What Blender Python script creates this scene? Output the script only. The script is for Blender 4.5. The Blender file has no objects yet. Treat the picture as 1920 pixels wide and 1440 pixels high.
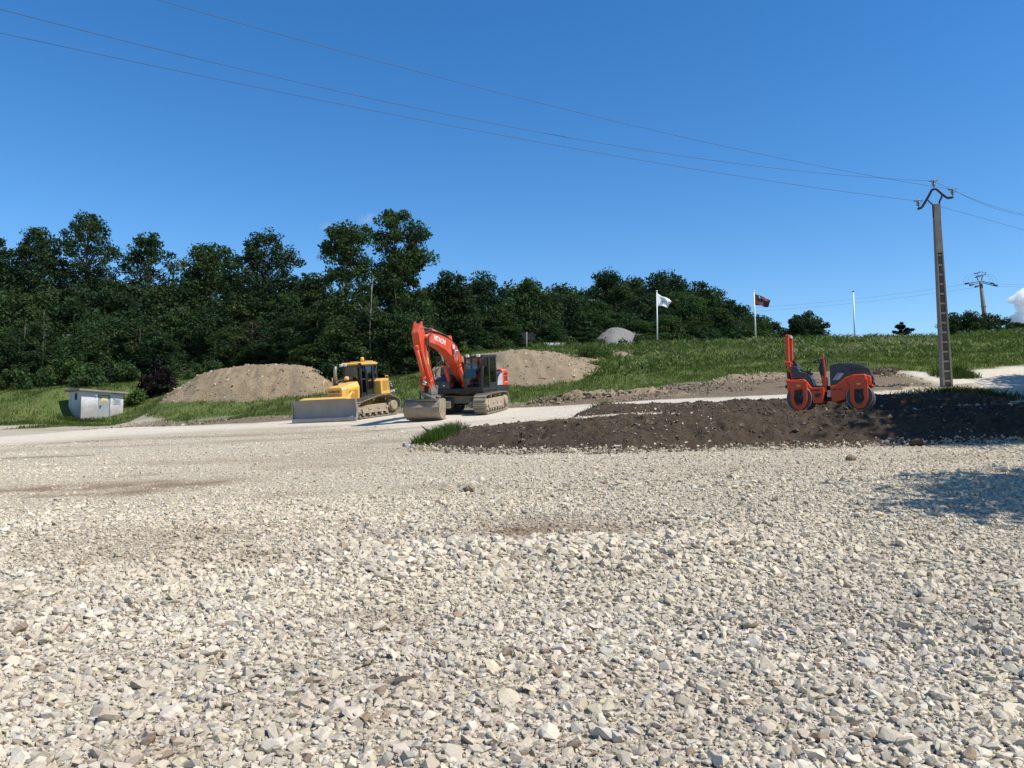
import bpy, bmesh, math, random, colorsys
import numpy as np
from mathutils import Vector, Matrix

SC = bpy.context.scene
COL = SC.collection
R = math.radians
rng = np.random.default_rng(7)

# ------------------------------------------------------------------ camera geometry
F = 1500.0                 # focal length in photo pixels (1920 wide)
TH = R(4.0)                # upward pitch
CAMZ = 1.6
def at(px, py, Y):
    """world point at depth Y seen at photo pixel (px, py)"""
    u = (px - 960) / F; v = (720 - py) / F
    t = Y / (math.cos(TH) - v * math.sin(TH))
    return Vector((u * t, Y, CAMZ + t * (math.sin(TH) + v * math.cos(TH))))
def ray(px, py):
    u = (px - 960) / F; v = (720 - py) / F
    return Vector((u, math.cos(TH) - v * math.sin(TH), math.sin(TH) + v * math.cos(TH)))
def project(X, Y, Z):
    dz = Z - CAMZ
    d = Y * math.cos(TH) + dz * math.sin(TH)
    w = -Y * math.sin(TH) + dz * math.cos(TH)
    d = np.maximum(d, 1e-3)
    return 960 + F * X / d, 720 - F * w / d

# ------------------------------------------------------------------ noise
def _hash(ix, iy, seed):
    h = (ix.astype(np.int64) * 374761393 + iy.astype(np.int64) * 668265263 + seed * 1442695041) & 0xffffffff
    h = ((h ^ (h >> 13)) * 1274126177) & 0xffffffff
    h = h ^ (h >> 16)
    return (h & 0xffff) / 65535.0
def vnoise(x, y, seed=0):
    ix = np.floor(x); iy = np.floor(y); fx = x - ix; fy = y - iy
    ix = ix.astype(np.int64); iy = iy.astype(np.int64)
    fx = fx * fx * (3 - 2 * fx); fy = fy * fy * (3 - 2 * fy)
    a = _hash(ix, iy, seed); b = _hash(ix + 1, iy, seed); c = _hash(ix, iy + 1, seed); d = _hash(ix + 1, iy + 1, seed)
    return (a + (b - a) * fx) * (1 - fy) + (c + (d - c) * fx) * fy
def fbm(x, y, seed=0, octv=4, gain=.5):
    """about -1..1"""
    s = 0; a = 1; t = 0
    for k in range(octv):
        s = s + a * (vnoise(x, y, seed + k * 17) * 2 - 1); t += a
        x = x * 2.03 + 13.1; y = y * 2.03 - 7.7; a *= gain
    return s / t
def sstep(a, b, x):
    t = np.clip((x - a) / (b - a), 0, 1)
    return t * t * (3 - 2 * t)

# ------------------------------------------------------------------ object helpers
def tag(o, label=None, cat=None, group=None, kind=None):
    if label: o['label'] = label
    if cat: o['category'] = cat
    if group: o['group'] = group
    if kind: o['kind'] = kind
    return o
def empty(name, loc, label=None, cat=None, group=None, rot=None):
    o = bpy.data.objects.new(name, None); COL.objects.link(o)
    o.empty_display_size = .3
    o.location = loc
    if rot is not None:
        o.rotation_mode = 'QUATERNION'; o.rotation_quaternion = rot
    return tag(o, label, cat, group)
def link(name, me, mat=None, parent=None):
    o = bpy.data.objects.new(name, me); COL.objects.link(o)
    if mat and not me.materials: me.materials.append(mat)
    if parent: o.parent = parent
    return o
def np_mesh(name, verts, faces_flat, nper, smooth=False):
    """verts (n,3); faces_flat (m*nper)"""
    me = bpy.data.meshes.new(name)
    n = len(verts); m = len(faces_flat) // nper
    me.vertices.add(n); me.vertices.foreach_set('co', np.asarray(verts, np.float32).ravel())
    me.loops.add(m * nper); me.loops.foreach_set('vertex_index', np.asarray(faces_flat, np.int32))
    me.polygons.add(m)
    me.polygons.foreach_set('loop_start', np.arange(0, m * nper, nper, dtype=np.int32))
    me.polygons.foreach_set('loop_total', np.full(m, nper, np.int32))
    me.polygons.foreach_set('use_smooth', np.full(m, smooth))
    me.update(calc_edges=True)
    return me
def vattr(me, name, vals):
    vals = np.asarray(vals, np.float32)
    if vals.ndim == 1:
        a = me.attributes.new(name, 'FLOAT', 'POINT'); a.data.foreach_set('value', vals)
    else:
        if vals.shape[1] == 3: vals = np.hstack([vals, np.ones((len(vals), 1), np.float32)])
        a = me.attributes.new(name, 'FLOAT_COLOR', 'POINT'); a.data.foreach_set('color', vals.ravel())

class MB:
    """collects shapes into one mesh"""
    def __init__(s): s.v = []; s.f = []; s.sm = []
    def add(s, vs, fs, smooth=False):
        b = len(s.v); s.v += [tuple(p) for p in vs]
        for f in fs: s.f.append([b + i for i in f]); s.sm.append(smooth)
        return s
    def box(s, c, d, rot=None):
        x, y, z = d[0] / 2, d[1] / 2, d[2] / 2
        vs = [Vector(p) for p in ((-x,-y,-z),(x,-y,-z),(x,y,-z),(-x,y,-z),(-x,-y,z),(x,-y,z),(x,y,z),(-x,y,z))]
        if rot is not None: vs = [rot @ p for p in vs]
        c = Vector(c)
        return s.add([p + c for p in vs], [(3,2,1,0),(4,5,6,7),(0,1,5,4),(1,2,6,5),(2,3,7,6),(3,0,4,7)])
    def span(s, a, b):
        return s.box([(a[i] + b[i]) / 2 for i in range(3)], [abs(b[i] - a[i]) for i in range(3)])
    def prism(s, poly, y0, y1, axis='y', smooth=False, poly1=None):
        """side profile poly [(x,z)] pulled from y0 to y1 (axis y); axis x: poly [(y,z)]; axis z: poly [(x,y)]"""
        n = len(poly); q = poly1 or poly
        def P(p, t):
            return (p[0], t, p[1]) if axis == 'y' else (t, p[0], p[1]) if axis == 'x' else (p[0], p[1], t)
        vs = [P(p, y0) for p in poly] + [P(p, y1) for p in q]
        fs = [list(range(n)), list(range(2 * n - 1, n - 1, -1))]
        b = len(s.v)
        s.add(vs, fs)
        for i in range(n):
            j = (i + 1) % n
            s.f.append([b + i, b + n + i, b + n + j, b + j]); s.sm.append(smooth)
        return s
    def ring(s, outer, inner, y0, y1):
        """plate with a hole; outer and inner polygons of equal length in xz"""
        n = len(outer); b = len(s.v)
        for y in (y0, y1):
            s.v += [(p[0], y, p[1]) for p in outer] + [(p[0], y, p[1]) for p in inner]
        for i in range(n):
            j = (i + 1) % n
            for f in ((i, j, n + j, n + i), (2*n + i, 3*n + i, 3*n + j, 2*n + j), (i, 2*n + i, 2*n + j, j), (n + i, n + j, 3*n + j, 3*n + i)):
                s.f.append([b + k for k in f]); s.sm.append(False)
        return s
    def tube(s, pts, r, seg=8, cap=True, smooth=True):
        pts = [Vector(p) for p in pts]; n = len(pts)
        rs = r if isinstance(r, (list, tuple)) else [r] * n
        b = len(s.v); t0 = (pts[1] - pts[0]).normalized()
        nrm = t0.orthogonal().normalized()
        for i, p in enumerate(pts):
            if i == 0: t = t0
            elif i == n - 1: t = (pts[i] - pts[i-1]).normalized()
            else: t = ((pts[i+1] - p).normalized() + (p - pts[i-1]).normalized()).normalized()
            nrm = (nrm - t * nrm.dot(t))
            if nrm.length < 1e-6: nrm = t.orthogonal()
            nrm.normalize(); bi = t.cross(nrm)
            for k in range(seg):
                a = 2 * math.pi * k / seg
                s.v.append(tuple(p + (nrm * math.cos(a) + bi * math.sin(a)) * rs[i]))
        for i in range(n - 1):
            for k in range(seg):
                k2 = (k + 1) % seg
                s.f.append([b + i*seg + k, b + i*seg + k2, b + (i+1)*seg + k2, b + (i+1)*seg + k]); s.sm.append(smooth)
        if cap:
            s.f.append([b + k for k in range(seg)][::-1]); s.sm.append(False)
            s.f.append([b + (n-1)*seg + k for k in range(seg)]); s.sm.append(False)
        return s
    def cyl(s, p0, p1, r, seg=20, r1=None):
        return s.tube([p0, p1], [r, r if r1 is None else r1], seg)
    def lathe(s, c, prof, axis='y', seg=28):
        """prof [(radius, offset along axis)]"""
        b = len(s.v); c = Vector(c)
        for r, o in prof:
            for k in range(seg):
                a = 2 * math.pi * k / seg; x, z = r * math.cos(a), r * math.sin(a)
                s.v.append(tuple(c + (Vector((x, o, z)) if axis == 'y' else Vector((o, x, z)) if axis == 'x' else Vector((x, z, o)))))
        for i in range(len(prof) - 1):
            for k in range(seg):
                k2 = (k + 1) % seg
                s.f.append([b + i*seg + k, b + i*seg + k2, b + (i+1)*seg + k2, b + (i+1)*seg + k]); s.sm.append(True)
        s.f.append([b + k for k in range(seg)]); s.sm.append(False)
        s.f.append([b + (len(prof)-1)*seg + k for k in range(seg)]); s.sm.append(False)
        return s
    def build(s, name, mat, parent=None, bevel=0, label=None):
        me = bpy.data.meshes.new(name)
        me.from_pydata(s.v, [], s.f)
        me.polygons.foreach_set('use_smooth', s.sm)
        bm = bmesh.new(); bm.from_mesh(me); bmesh.ops.recalc_face_normals(bm, faces=bm.faces); bm.to_mesh(me); bm.free()
        me.materials.append(mat); me.update()
        o = link(name, me, None, parent)
        if bevel:
            m = o.modifiers.new('bevel', 'BEVEL'); m.width = bevel; m.segments = 2; m.limit_method = 'ANGLE'; m.angle_limit = R(35)
        if label: o['label'] = label
        return o

def lettering(name, body, height, mat, parent, loc, right, up, extrude=.004, squash=1.0):
    cu = bpy.data.curves.new('tmp_text', 'FONT'); cu.body = body; cu.size = height * 1.4; cu.extrude = extrude
    cu.align_x = 'CENTER'; cu.align_y = 'CENTER'; cu.offset = height * .02
    ob = bpy.data.objects.new('tmp_text', cu); COL.objects.link(ob)
    bpy.context.view_layer.update()
    me = bpy.data.meshes.new_from_object(ob.evaluated_get(bpy.context.evaluated_depsgraph_get()))
    bpy.data.objects.remove(ob); me.name = name
    r = Vector(right).normalized(); u = Vector(up); u = (u - r * u.dot(r)).normalized(); n = r.cross(u)
    M = Matrix((r * squash, u, n)).transposed().to_4x4(); M.translation = Vector(loc)
    me.transform(M); me.materials.clear(); me.materials.append(mat)
    return link(name, me, None, parent)

# ------------------------------------------------------------------ materials
def new_mat(name):
    m = bpy.data.materials.new(name); m.use_nodes = True
    nt = m.node_tree; nt.nodes.clear()
    out = nt.nodes.new('ShaderNodeOutputMaterial')
    b = nt.nodes.new('ShaderNodeBsdfPrincipled')
    nt.links.new(b.outputs[0], out.inputs[0])
    return m, nt, b
def nd(nt, t, **kw):
    n = nt.nodes.new(t)
    for k, v in kw.items():
        if k in n.inputs: n.inputs[k].default_value = v
        else: setattr(n, k, v)
    return n
def mix(nt, fac, a, b, mode='MIX'):
    n = nt.nodes.new('ShaderNodeMix'); n.data_type = 'RGBA'; n.blend_type = mode
    for sock, val in ((n.inputs[0], fac), (n.inputs[6], a), (n.inputs[7], b)):
        if hasattr(val, 'is_linked'): nt.links.new(val, sock)
        elif isinstance(val, (int, float)): sock.default_value = val
        else: sock.default_value = (*val[:3], 1)
    return n.outputs[2]
def rng_map(nt, sock, a, b, c=0, d=1):
    n = nt.nodes.new('ShaderNodeMapRange'); nt.links.new(sock, n.inputs[0])
    n.inputs[1].default_value = a; n.inputs[2].default_value = b; n.inputs[3].default_value = c; n.inputs[4].default_value = d
    return n.outputs[0]
def mathn(nt, op, a, b=0.0):
    n = nt.nodes.new('ShaderNodeMath'); n.operation = op
    for s, v in ((n.inputs[0], a), (n.inputs[1], b)):
        if hasattr(v, 'is_linked'): nt.links.new(v, s)
        else: s.default_value = v
    return n.outputs[0]
def noise(nt, scale, detail=4, rough=.6, vec=None):
    n = nd(nt, 'ShaderNodeTexNoise', Scale=scale, Detail=detail, Roughness=rough)
    if vec is not None: nt.links.new(vec, n.inputs['Vector'])
    return n.outputs['Fac']
def objco(nt):
    return nt.nodes.new('ShaderNodeTexCoord').outputs['Object']
def bump(nt, b, h, strength=.3, dist=.05):
    n = nd(nt, 'ShaderNodeBump', Strength=strength, Distance=dist); nt.links.new(h, n.inputs['Height'])
    nt.links.new(n.outputs[0], b.inputs['Normal'])
def paint(name, c, rough=.45, c2=None, dirt=None, dirt_amt=.35, scale=6, metal=0.0, bmp=.0):
    """painted or bare surface: base colour with mottling and irregular dust patches"""
    m, nt, b = new_mat(name); co = objco(nt)
    n1 = noise(nt, scale, 5, .65, co)
    c2 = c2 or tuple(x * .72 for x in c)
    col = mix(nt, rng_map(nt, n1, .35, .7), c, c2)
    if dirt:
        n2 = noise(nt, scale * .45, 6, .7, co)
        f = rng_map(nt, n2, .45, .72, 0, dirt_amt)
        col = mix(nt, f, col, dirt)
        rr = rng_map(nt, f, 0, .5, rough, min(1, rough + .35)); nt.links.new(rr, b.inputs['Roughness'])
    else: b.inputs['Roughness'].default_value = rough
    nt.links.new(col, b.inputs['Base Color'])
    b.inputs['Metallic'].default_value = metal
    if bmp: bump(nt, b, noise(nt, scale * 6, 5, .7, co), bmp, .02)
    return m
def glass(name, tint=(.5, .56, .56)):
    m = bpy.data.materials.new(name); m.use_nodes = True; nt = m.node_tree; nt.nodes.clear()
    out = nt.nodes.new('ShaderNodeOutputMaterial')
    t = nd(nt, 'ShaderNodeBsdfTransparent', Color=(*tint, 1)); g = nd(nt, 'ShaderNodeBsdfGlossy', Roughness=.03, Color=(.9, .95, 1, 1))
    fr = nd(nt, 'ShaderNodeFresnel', IOR=1.5)
    f = rng_map(nt, fr.outputs[0], 0, 1, .05, 1)
    mx = nt.nodes.new('ShaderNodeMixShader'); nt.links.new(f, mx.inputs[0]); nt.links.new(t.outputs[0], mx.inputs[1]); nt.links.new(g.outputs[0], mx.inputs[2])
    nt.links.new(mx.outputs[0], out.inputs[0])
    return m

DUST = (.36, .31, .23)
M = {}
M['orange'] = paint('orange_paint', (.62, .06, .011), .42, (.54, .055, .012), DUST, .38, 3)
M['orange_roller'] = paint('orange_roller_paint', (.8, .072, .009), .5, (.7, .06, .009), (.3, .2, .12), .34, 4)
M['yellow'] = paint('yellow_paint', (.74, .44, .085), .45, (.66, .38, .07), DUST, .45, 3)
M['black'] = paint('black_paint', (.016, .017, .02), .5, (.022, .022, .026), DUST, .07, 4)
M['rubber'] = paint('black_rubber', (.02, .02, .02), .75, None, DUST, .2, 6)
M['grey_plastic'] = paint('grey_plastic', (.036, .042, .056), .45, (.03, .035, .046), DUST, .14, 3)
M['light_grey'] = paint('light_grey_paint', (.45, .47, .5), .4, None, DUST, .2, 4)
M['white'] = paint('white_paint', (.8, .8, .78), .45, (.72, .72, .7), DUST, .1, 4)
M['chrome'] = paint('hydraulic_rod_chrome', (.6, .6, .6), .2, (.55, .55, .55), None, 0, 6, 1)
M['steel'] = paint('scoured_steel', (.24, .235, .23), .55, (.175, .172, .17), (.3, .275, .235), .45, 1.6, .1, .15)
M['track'] = paint('dusty_track_steel', (.17, .15, .12), .75, (.24, .21, .16), DUST, .8, 5, .1, .2)
M['tan'] = paint('dusty_track_frame', (.34, .285, .2), .9, (.25, .2, .14), (.42, .36, .27), .6, 4, 0, .2)
M['bucket'] = paint('earth_worn_bucket', (.30, .25, .18), .75, (.2, .16, .108), (.12, .095, .07), .6, 3, 0, .2)
M['coupler'] = paint('grey_dirty_coupler', (.2, .19, .175), .6, (.1, .1, .09), DUST, .5, 6, .3, .2)
M['drum'] = paint('roller_drum_steel', (.09, .09, .092), .45, (.06, .06, .06), (.16, .125, .09), .5, 5, .4, .1)
M['rim'] = paint('bright_rim_highlight', (.42, .41, .39), .45, (.3, .29, .27), None, 0, 6, .2)  # steel rim, thin highlights of the drum edge put into its pale colour
M['seat'] = paint('dark_seat', (.03, .03, .034), .7, None, DUST, .1, 5)
M['exhaust'] = paint('dull_exhaust_metal', (.4, .36, .31), .5, (.25, .2, .16), (.3, .16, .08), .3, 8, .6)
M['glass'] = glass('cab_glass', (.42, .48, .48))
M['dark_glass'] = glass('dark_cab_glass', (.2, .23, .24))
M['lamp'] = paint('lamp_lens', (.75, .76, .74), .15, (.7, .7, .7))
M['amber'] = paint('amber_beacon', (.85, .38, .03), .3, (.8, .33, .03))
M['concrete'] = paint('weathered_concrete', (.27, .245, .205), .9, (.2, .18, .15), (.14, .125, .1), .5, 2.5, 0, .25)
M['galv'] = paint('dark_galvanised_steel', (.045, .042, .055), .6, (.03, .026, .03), None, 0, 5, .2)
M['insul'] = paint('glass_insulator', (.22, .25, .23), .15, (.15, .17, .16))
M['wire'] = paint('overhead_wire_metal', (.06, .07, .085), .6, None, None, 0, 1, .3)
M['flag_white'] = paint('white_flag_cloth', (.8, .8, .84), .8, (.74, .74, .78))
M['flag_dark'] = paint('maroon_flag_cloth', (.12, .036, .042), .8, (.085, .028, .033))
M['wall'] = None
# ------------------------------------------------------------------ terrain height
def plane(X, Y):
    s = .075 * np.logaddexp(0, (np.clip(Y, -60, 200) - 4) / 1.2) * 1.2
    ramp = sstep(2, 16, Y)
    return s + .04 * np.clip(X, -45, 60) * ramp
GRASS_EDGE = [(-120,812,46),(0,806,47),(120,794,54),(250,790,56),(320,795,50),(400,787,51),(540,779,48),(700,770,47),(850,763,46.5),(960,757,46.5),
              (1010,750,47),(1100,738,47.5),(1200,734,47),(1260,725,47),(1340,712,47),(1400,708,46.5),(1480,701,46),(1700,697,45),(1780,704,43.5),(1815,692,46),(1920,686,47),(2050,680,48)]
ROAD_FAR = [(-120,828,40),(0,819,42),(250,800,46),(400,796,45),(540,789,44),(700,778,44),(850,770,43.5),(960,765,43),(1100,758,41),(1250,748.5,38.5),(1450,741,35.5),(1640,734,35),(1770,728,38),(1830,715,41),(1920,705,43),(2050,700,44)]
ROAD_NEAR = [(-120,842,35),(0,833,37),(250,815,39),(500,800,39),(600,797,38.5),(700,801,35.5),(800,806,30.5),(880,803,28.5)]
CTRL = GRASS_EDGE + ROAD_FAR + ROAD_NEAR + [
    (850,776,40),(930,774,40),(640,787,41),(195,791,57),(155,790,57.5),(228,789,57.5),
    (1110,785,27),(1250,781,26.5),(1400,760,31),(1640,741,31),(1775,726,38),(1920,740,30),(1850,735,34),(1300,762,32),(1100,772,34),
    # left bank
    (0,745,62),(90,748,61),(130,755,60.2),(215,738,63),(300,752,57),(450,747,56),(600,741,55),(450,703,67),(300,735,64),
    (0,718,76),(200,714,77),(450,690,78),(740,714,62),(690,700,67),(700,690,76),
    # centre and right bank
    (900,714,54),(1000,722,54),(1100,705,55),(950,668,67),(900,660,75),(1020,652,74),(1120,653,74),(1180,662,66),(1240,647,76),(1340,643,75),(1420,642,74),
    (1510,639,73),(1600,638,72),(1690,637,71),(1760,635,72),(1850,630,72),(1920,627,72),(2050,618,73),
    (1240,690,57),(1420,675,56),(1600,668,55),(1760,665,55),(1900,655,56)]
CP = np.array([tuple(at(*c)) for c in CTRL])
flat = [(x, y) for x in (-16, -8, 0, 8) for y in (0, 6, 12, 18, 24)] + [(-24, 12), (-24, 24), (-12, 31), (-20, 31), (14, 6), (14, 14), (-40, 0), (-40, 20), (26, 0), (30, 12), (-30, -25), (0, -25), (30, -25)]
flat = np.array(flat, float)
FP = np.column_stack([flat, plane(flat[:, 0], flat[:, 1])])
WP = np.array([(-70,70,6.2),(-60,100,8),(-20,100,9.3),(10,110,11.3),(40,110,11.5),(80,110,11.5),(-60,170,10),(0,170,12.5),(80,170,12),(80,70,10.6),(70,40,5.2),(-75,45,2.3),(60,15,2.2),(45,25,2.9)], float)
ALLP = np.vstack([CP, FP, WP])
RES = ALLP[:, 2] - plane(ALLP[:, 0], ALLP[:, 1])
def _tps(d2): return np.where(d2 > 1e-9, .5 * d2 * np.log(np.maximum(d2, 1e-9)), 0)
_n = len(ALLP); _S = 20.0
_A = np.zeros((_n + 3, _n + 3)); _P = ALLP[:, :2] / _S
_A[:_n, :_n] = _tps(((_P[:, None] - _P[None]) ** 2).sum(-1)) + np.eye(_n) * .0015
_A[:_n, _n] = 1; _A[:_n, _n+1:] = _P; _A[_n, :_n] = 1; _A[_n+1:, :_n] = _P.T
_W = np.linalg.solve(_A, np.r_[RES, 0, 0, 0])
def H0(X, Y):
    X = np.asarray(X, float); Y = np.asarray(Y, float); sh = X.shape
    x = np.clip(X.ravel(), -85, 90); y = np.clip(Y.ravel(), -30, 175)
    out = np.empty(len(x))
    for a in range(0, len(x), 20000):
        b = slice(a, a + 20000); px, py = x[b] / _S, y[b] / _S
        out[b] = _tps((px[:, None] - _P[:, 0]) ** 2 + (py[:, None] - _P[:, 1]) ** 2) @ _W[:_n] + _W[_n] + _W[_n+1] * px + _W[_n+2] * py
    return (out + plane(x, y)).reshape(sh)
def _edge(lst):
    p = np.array([tuple(at(*c))[:2] for c in lst]); return p[np.argsort(p[:, 0])]
_ge, _rf, _rn = _edge(GRASS_EDGE), _edge(ROAD_FAR), _edge(ROAD_NEAR)
def masks(X, Y):
    """region weights of the ground: grass, dirt verge, fine white road gravel, brown stains"""
    n1 = fbm(X * .35, Y * .35, 3); n2 = fbm(X * 1.3, Y * 1.3, 11)
    g = Y - np.interp(X, _ge[:, 0], _ge[:, 1]) + n1 * 1.3 + n2 * .7
    rf = Y - np.interp(X, _rf[:, 0], _rf[:, 1]) + n1 * .7 + n2 * .35
    rn = Y - np.interp(X, _rn[:, 0], _rn[:, 1]) + n1 * 1.6
    grass = sstep(-.5, .5, g); dirt = sstep(-.4, .4, rf) * (1 - grass)
    rightlot = sstep(20.5, 22.5, X + n1) * sstep(22, 30, Y) * (1 - sstep(46, 48, Y + n1))
    dirt = dirt * (1 - rightlot) * (1 - .65 * sstep(-21, -25, X + n1))
    fine = sstep(-2.2, 2.2, rn) * (1 - grass) * (1 - dirt)
    stain = np.zeros_like(n1)
    for px, py, Yd, rx, ry, a in ((215,918,16.8,2.6,.7,1.3),(330,912,17,1.5,.4,.7),(150,940,15.6,1.8,.55,1.1),(200,948,15.2,1.3,.35,.8),(60,945,15.6,1.4,.4,.8),(1020,1040,9.9,1.0,.65,1.3),(960,1000,11,1.2,.35,.45),(470,1075,8.9,.9,.3,1.1),(540,1100,8.4,.6,.25,.5),
                              (790,950,14.8,1.5,.3,.3),(240,890,19,1.0,.3,.7),(60,850,26,2.5,.5,.8),(1800,880,15.9,2.2,.5,.4),(320,1180,6.9,.5,.3,.35),(690,835,26,3,1.2,.5),(260,1420,4.1,.35,.25,.35),(700,1210,6.5,.5,.22,.35),(330,815,34,5,1,.35),(1250,900,16.3,3,.6,.3)):
        c = at(px, py, Yd)
        d = ((X - c.x) / rx) ** 2 + ((Y - c.y) / ry) ** 2
        stain = np.maximum(stain, a * np.exp(-d) * np.clip(.75 + n2 * 1.2, 0, 1.3))
    stain = np.clip(stain + np.clip(fbm(X * .22 + 9, Y * .4, 31) - .08, 0, 1) * .6 + np.clip(fbm(X * .12 + 3, Y * .5, 32) - .2, 0, 1) * .9 * sstep(12, 18, Y), 0, 1)
    return grass, dirt, fine, stain
def coarse(X, Y):
    """where the heaps of bigger loose stone lie"""
    c = at(1010, 1085, 8.7); d = ((X - c.x) / 2.4) ** 2 + ((Y - c.y - .0) / .95) ** 2
    return np.exp(-d)
def H(X, Y):
    X = np.asarray(X, float); Y = np.asarray(Y, float)
    z = H0(X, Y)
    c = at(1010, 1085, 8.6)
    ridge = .16 * np.exp(-((X - c.x) / 2.6) ** 2 - ((Y - c.y) / .8) ** 2)
    near = 1 - sstep(24, 34, Y)
    z = z + ridge + near * (.035 * fbm(X * .5, Y * .8, 5) + .018 * fbm(X * 1.7, Y * 1.7, 6))
    z = z + 1.15 * np.exp(-((X + 33.9) ** 2 + (Y - 59.9) ** 2) / 5.0)
    far = sstep(44, 50, Y)
    z = z + far * .16 * fbm(X * .28, Y * .28, 8)
    return z
def Hs(x, y): return float(H(np.array([x]), np.array([y]))[0])
def ground(px, Y):
    """point on the ground at depth Y in photo column px"""
    x = (px - 960) / F * (Y * math.cos(TH) + .2) ; return Vector((x, Y, Hs(x, Y)))

# ------------------------------------------------------------------ ground sheet, one shared grid split by surface
def axis(*segs):
    out = []
    for a, b, st in segs: out += list(np.arange(a, b - 1e-6, st))
    out.append(segs[-1][1]); return np.array(out)
gx = np.r_[[-1600, -700, -300, -150], axis((-90, -45, 1.2), (-45, -26, .5), (-26, 26, .22), (26, 46, .5), (46, 95, 1.4)), [150, 300, 700, 1600]]
gy = np.r_[[-400, -120, -50], axis((-30, 2, 1.6), (2, 30, .2), (30, 60, .32), (60, 82, .6), (82, 175, 2.5)), [260, 500, 900, 2000]]
GX, GY = np.meshgrid(gx, gy)
GZ = H(GX, GY); gr, di, fi, st = masks(GX, GY)
GV = np.column_stack([GX.ravel(), GY.ravel(), GZ.ravel()])
ny, nx = GX.shape
idx = np.arange(ny * nx).reshape(ny, nx)
quads = np.stack([idx[:-1, :-1], idx[:-1, 1:], idx[1:, 1:], idx[1:, :-1]], -1).reshape(-1, 4)
reg = np.zeros(ny * nx, int)
reg[fi.ravel() > .5] = 1; reg[di.ravel() > .5] = 2; reg[gr.ravel() > .5] = 3
qreg = reg[quads].max(1)

def ground_material():
    m, nt, b = new_mat('ground_surface'); co = objco(nt)
    def at_(n):
        a = nt.nodes.new('ShaderNodeAttribute'); a.attribute_name = n; return a.outputs['Fac']
    big = noise(nt, .35, 4, .6, co); mid = noise(nt, 3.0, 5, .65, co)
    v = nd(nt, 'ShaderNodeTexVoronoi', Scale=17.0); nt.links.new(co, v.inputs['Vector'])
    v2 = nd(nt, 'ShaderNodeTexVoronoi', Scale=38.0); nt.links.new(co, v2.inputs['Vector'])
    hsv = nd(nt, 'ShaderNodeSeparateColor'); nt.links.new(v.outputs['Color'], hsv.inputs[0])
    cell = hsv.outputs[0]
    gravel = mix(nt, cell, (.47, .41, .305), (.61, .54, .415))
    gravel = mix(nt, rng_map(nt, v.outputs['Distance'], .35, .75, 0, .55), gravel, (.17, .14, .1))
    gravel = mix(nt, rng_map(nt, big, .4, .65, 0, .3), gravel, (.42, .36, .26))
    fine = mix(nt, rng_map(nt, mid, .35, .7), (.62, .565, .46), (.5, .44, .345))
    fine = mix(nt, mathn(nt, 'MULTIPLY', rng_map(nt, v2.outputs['Distance'], .3, .8), .3), fine, (.33, .29, .22))
    dirt = mix(nt, rng_map(nt, mid, .3, .7), (.22, .172, .118), (.145, .11, .074))
    dirt = mix(nt, rng_map(nt, noise(nt, 9, 5, .7, co), .55, .75, 0, .5), dirt, (.36, .3, .22))
    grass = mix(nt, rng_map(nt, big, .35, .65), (.085, .125, .03), (.12, .15, .042))
    grass = mix(nt, rng_map(nt, mid, .5, .75, 0, .45), grass, (.12, .11, .045))
    col = mix(nt, at_('fine_mask'), gravel, fine)
    col = mix(nt, rng_map(nt, at_('stain_mask'), .1, .8, 0, .92), col, (.235, .165, .105))
    col = mix(nt, at_('dirt_mask'), col, dirt)
    col = mix(nt, at_('grass_mask'), col, grass)
    nt.links.new(col, b.inputs['Base Color']); b.inputs['Roughness'].default_value = .95
    b.inputs['Specular IOR Level'].default_value = .15
    h = mathn(nt, 'ADD', mathn(nt, 'MULTIPLY', mathn(nt, 'SUBTRACT', 1.0, v.outputs['Distance']), mathn(nt, 'SUBTRACT', 1.1, at_('fine_mask'))), mathn(nt, 'MULTIPLY', noise(nt, 14, 5, .7, co), .8))
    bump(nt, b, h, .8, .05)
    return m
M['ground'] = ground_material()
for k, (nm, lb) in enumerate((('gravel_yard', 'pale crushed limestone yard in the foreground'), ('haul_road', 'compacted white gravel road running across behind the yard'),
                              ('dirt_verge', 'bare brown earth verge between white road and grass'), ('grass_bank', 'green grassy bank rising behind the machines'))):
    q = quads[qreg == k]; used, inv = np.unique(q, return_inverse=True)
    me = np_mesh(nm, GV[used], inv.ravel(), 4, True)
    for an, arr in (('fine_mask', fi), ('dirt_mask', di), ('grass_mask', gr), ('stain_mask', st)): vattr(me, an, arr.ravel()[used])
    tag(link(nm, me, M['ground']), lb, nm.replace('_', ' '), None, 'structure')

# ------------------------------------------------------------------ dark soil banks
def poly_world(lst): return np.array([tuple(at(*c))[:2] for c in lst])
def sdist(X, Y, P):
    x, y = X.ravel(), Y.ravel(); d = np.full(len(x), 1e9); ins = np.zeros(len(x), bool)
    for i in range(len(P)):
        a, b = P[i], P[(i + 1) % len(P)]; e = b - a
        t = np.clip(((x - a[0]) * e[0] + (y - a[1]) * e[1]) / (e @ e), 0, 1)
        d = np.minimum(d, np.hypot(x - a[0] - t * e[0], y - a[1] - t * e[1]))
        c = ((a[1] > y) != (b[1] > y)) & (x < (b[0] - a[0]) * (y - a[1]) / (b[1] - a[1] + 1e-12) + a[0])
        ins ^= c
    return np.where(ins, d, -d).reshape(X.shape)
BANK_A = [(770,839,24.2),(800,844,23.6),(870,842,23),(960,846,21.8),(1060,847,21),(1200,847,20.4),(1400,847,20),(1600,843,19.5),(1800,835,19.2),(1920,831,19),(2200,825,18.6),
          (2200,770,26.5),(1900,770,26.3),(1640,770,26.2),(1440,772,26.2),(1250,783,25.6),(1000,793,26),(870,800,26.8),(790,812,26.2)]
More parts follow.
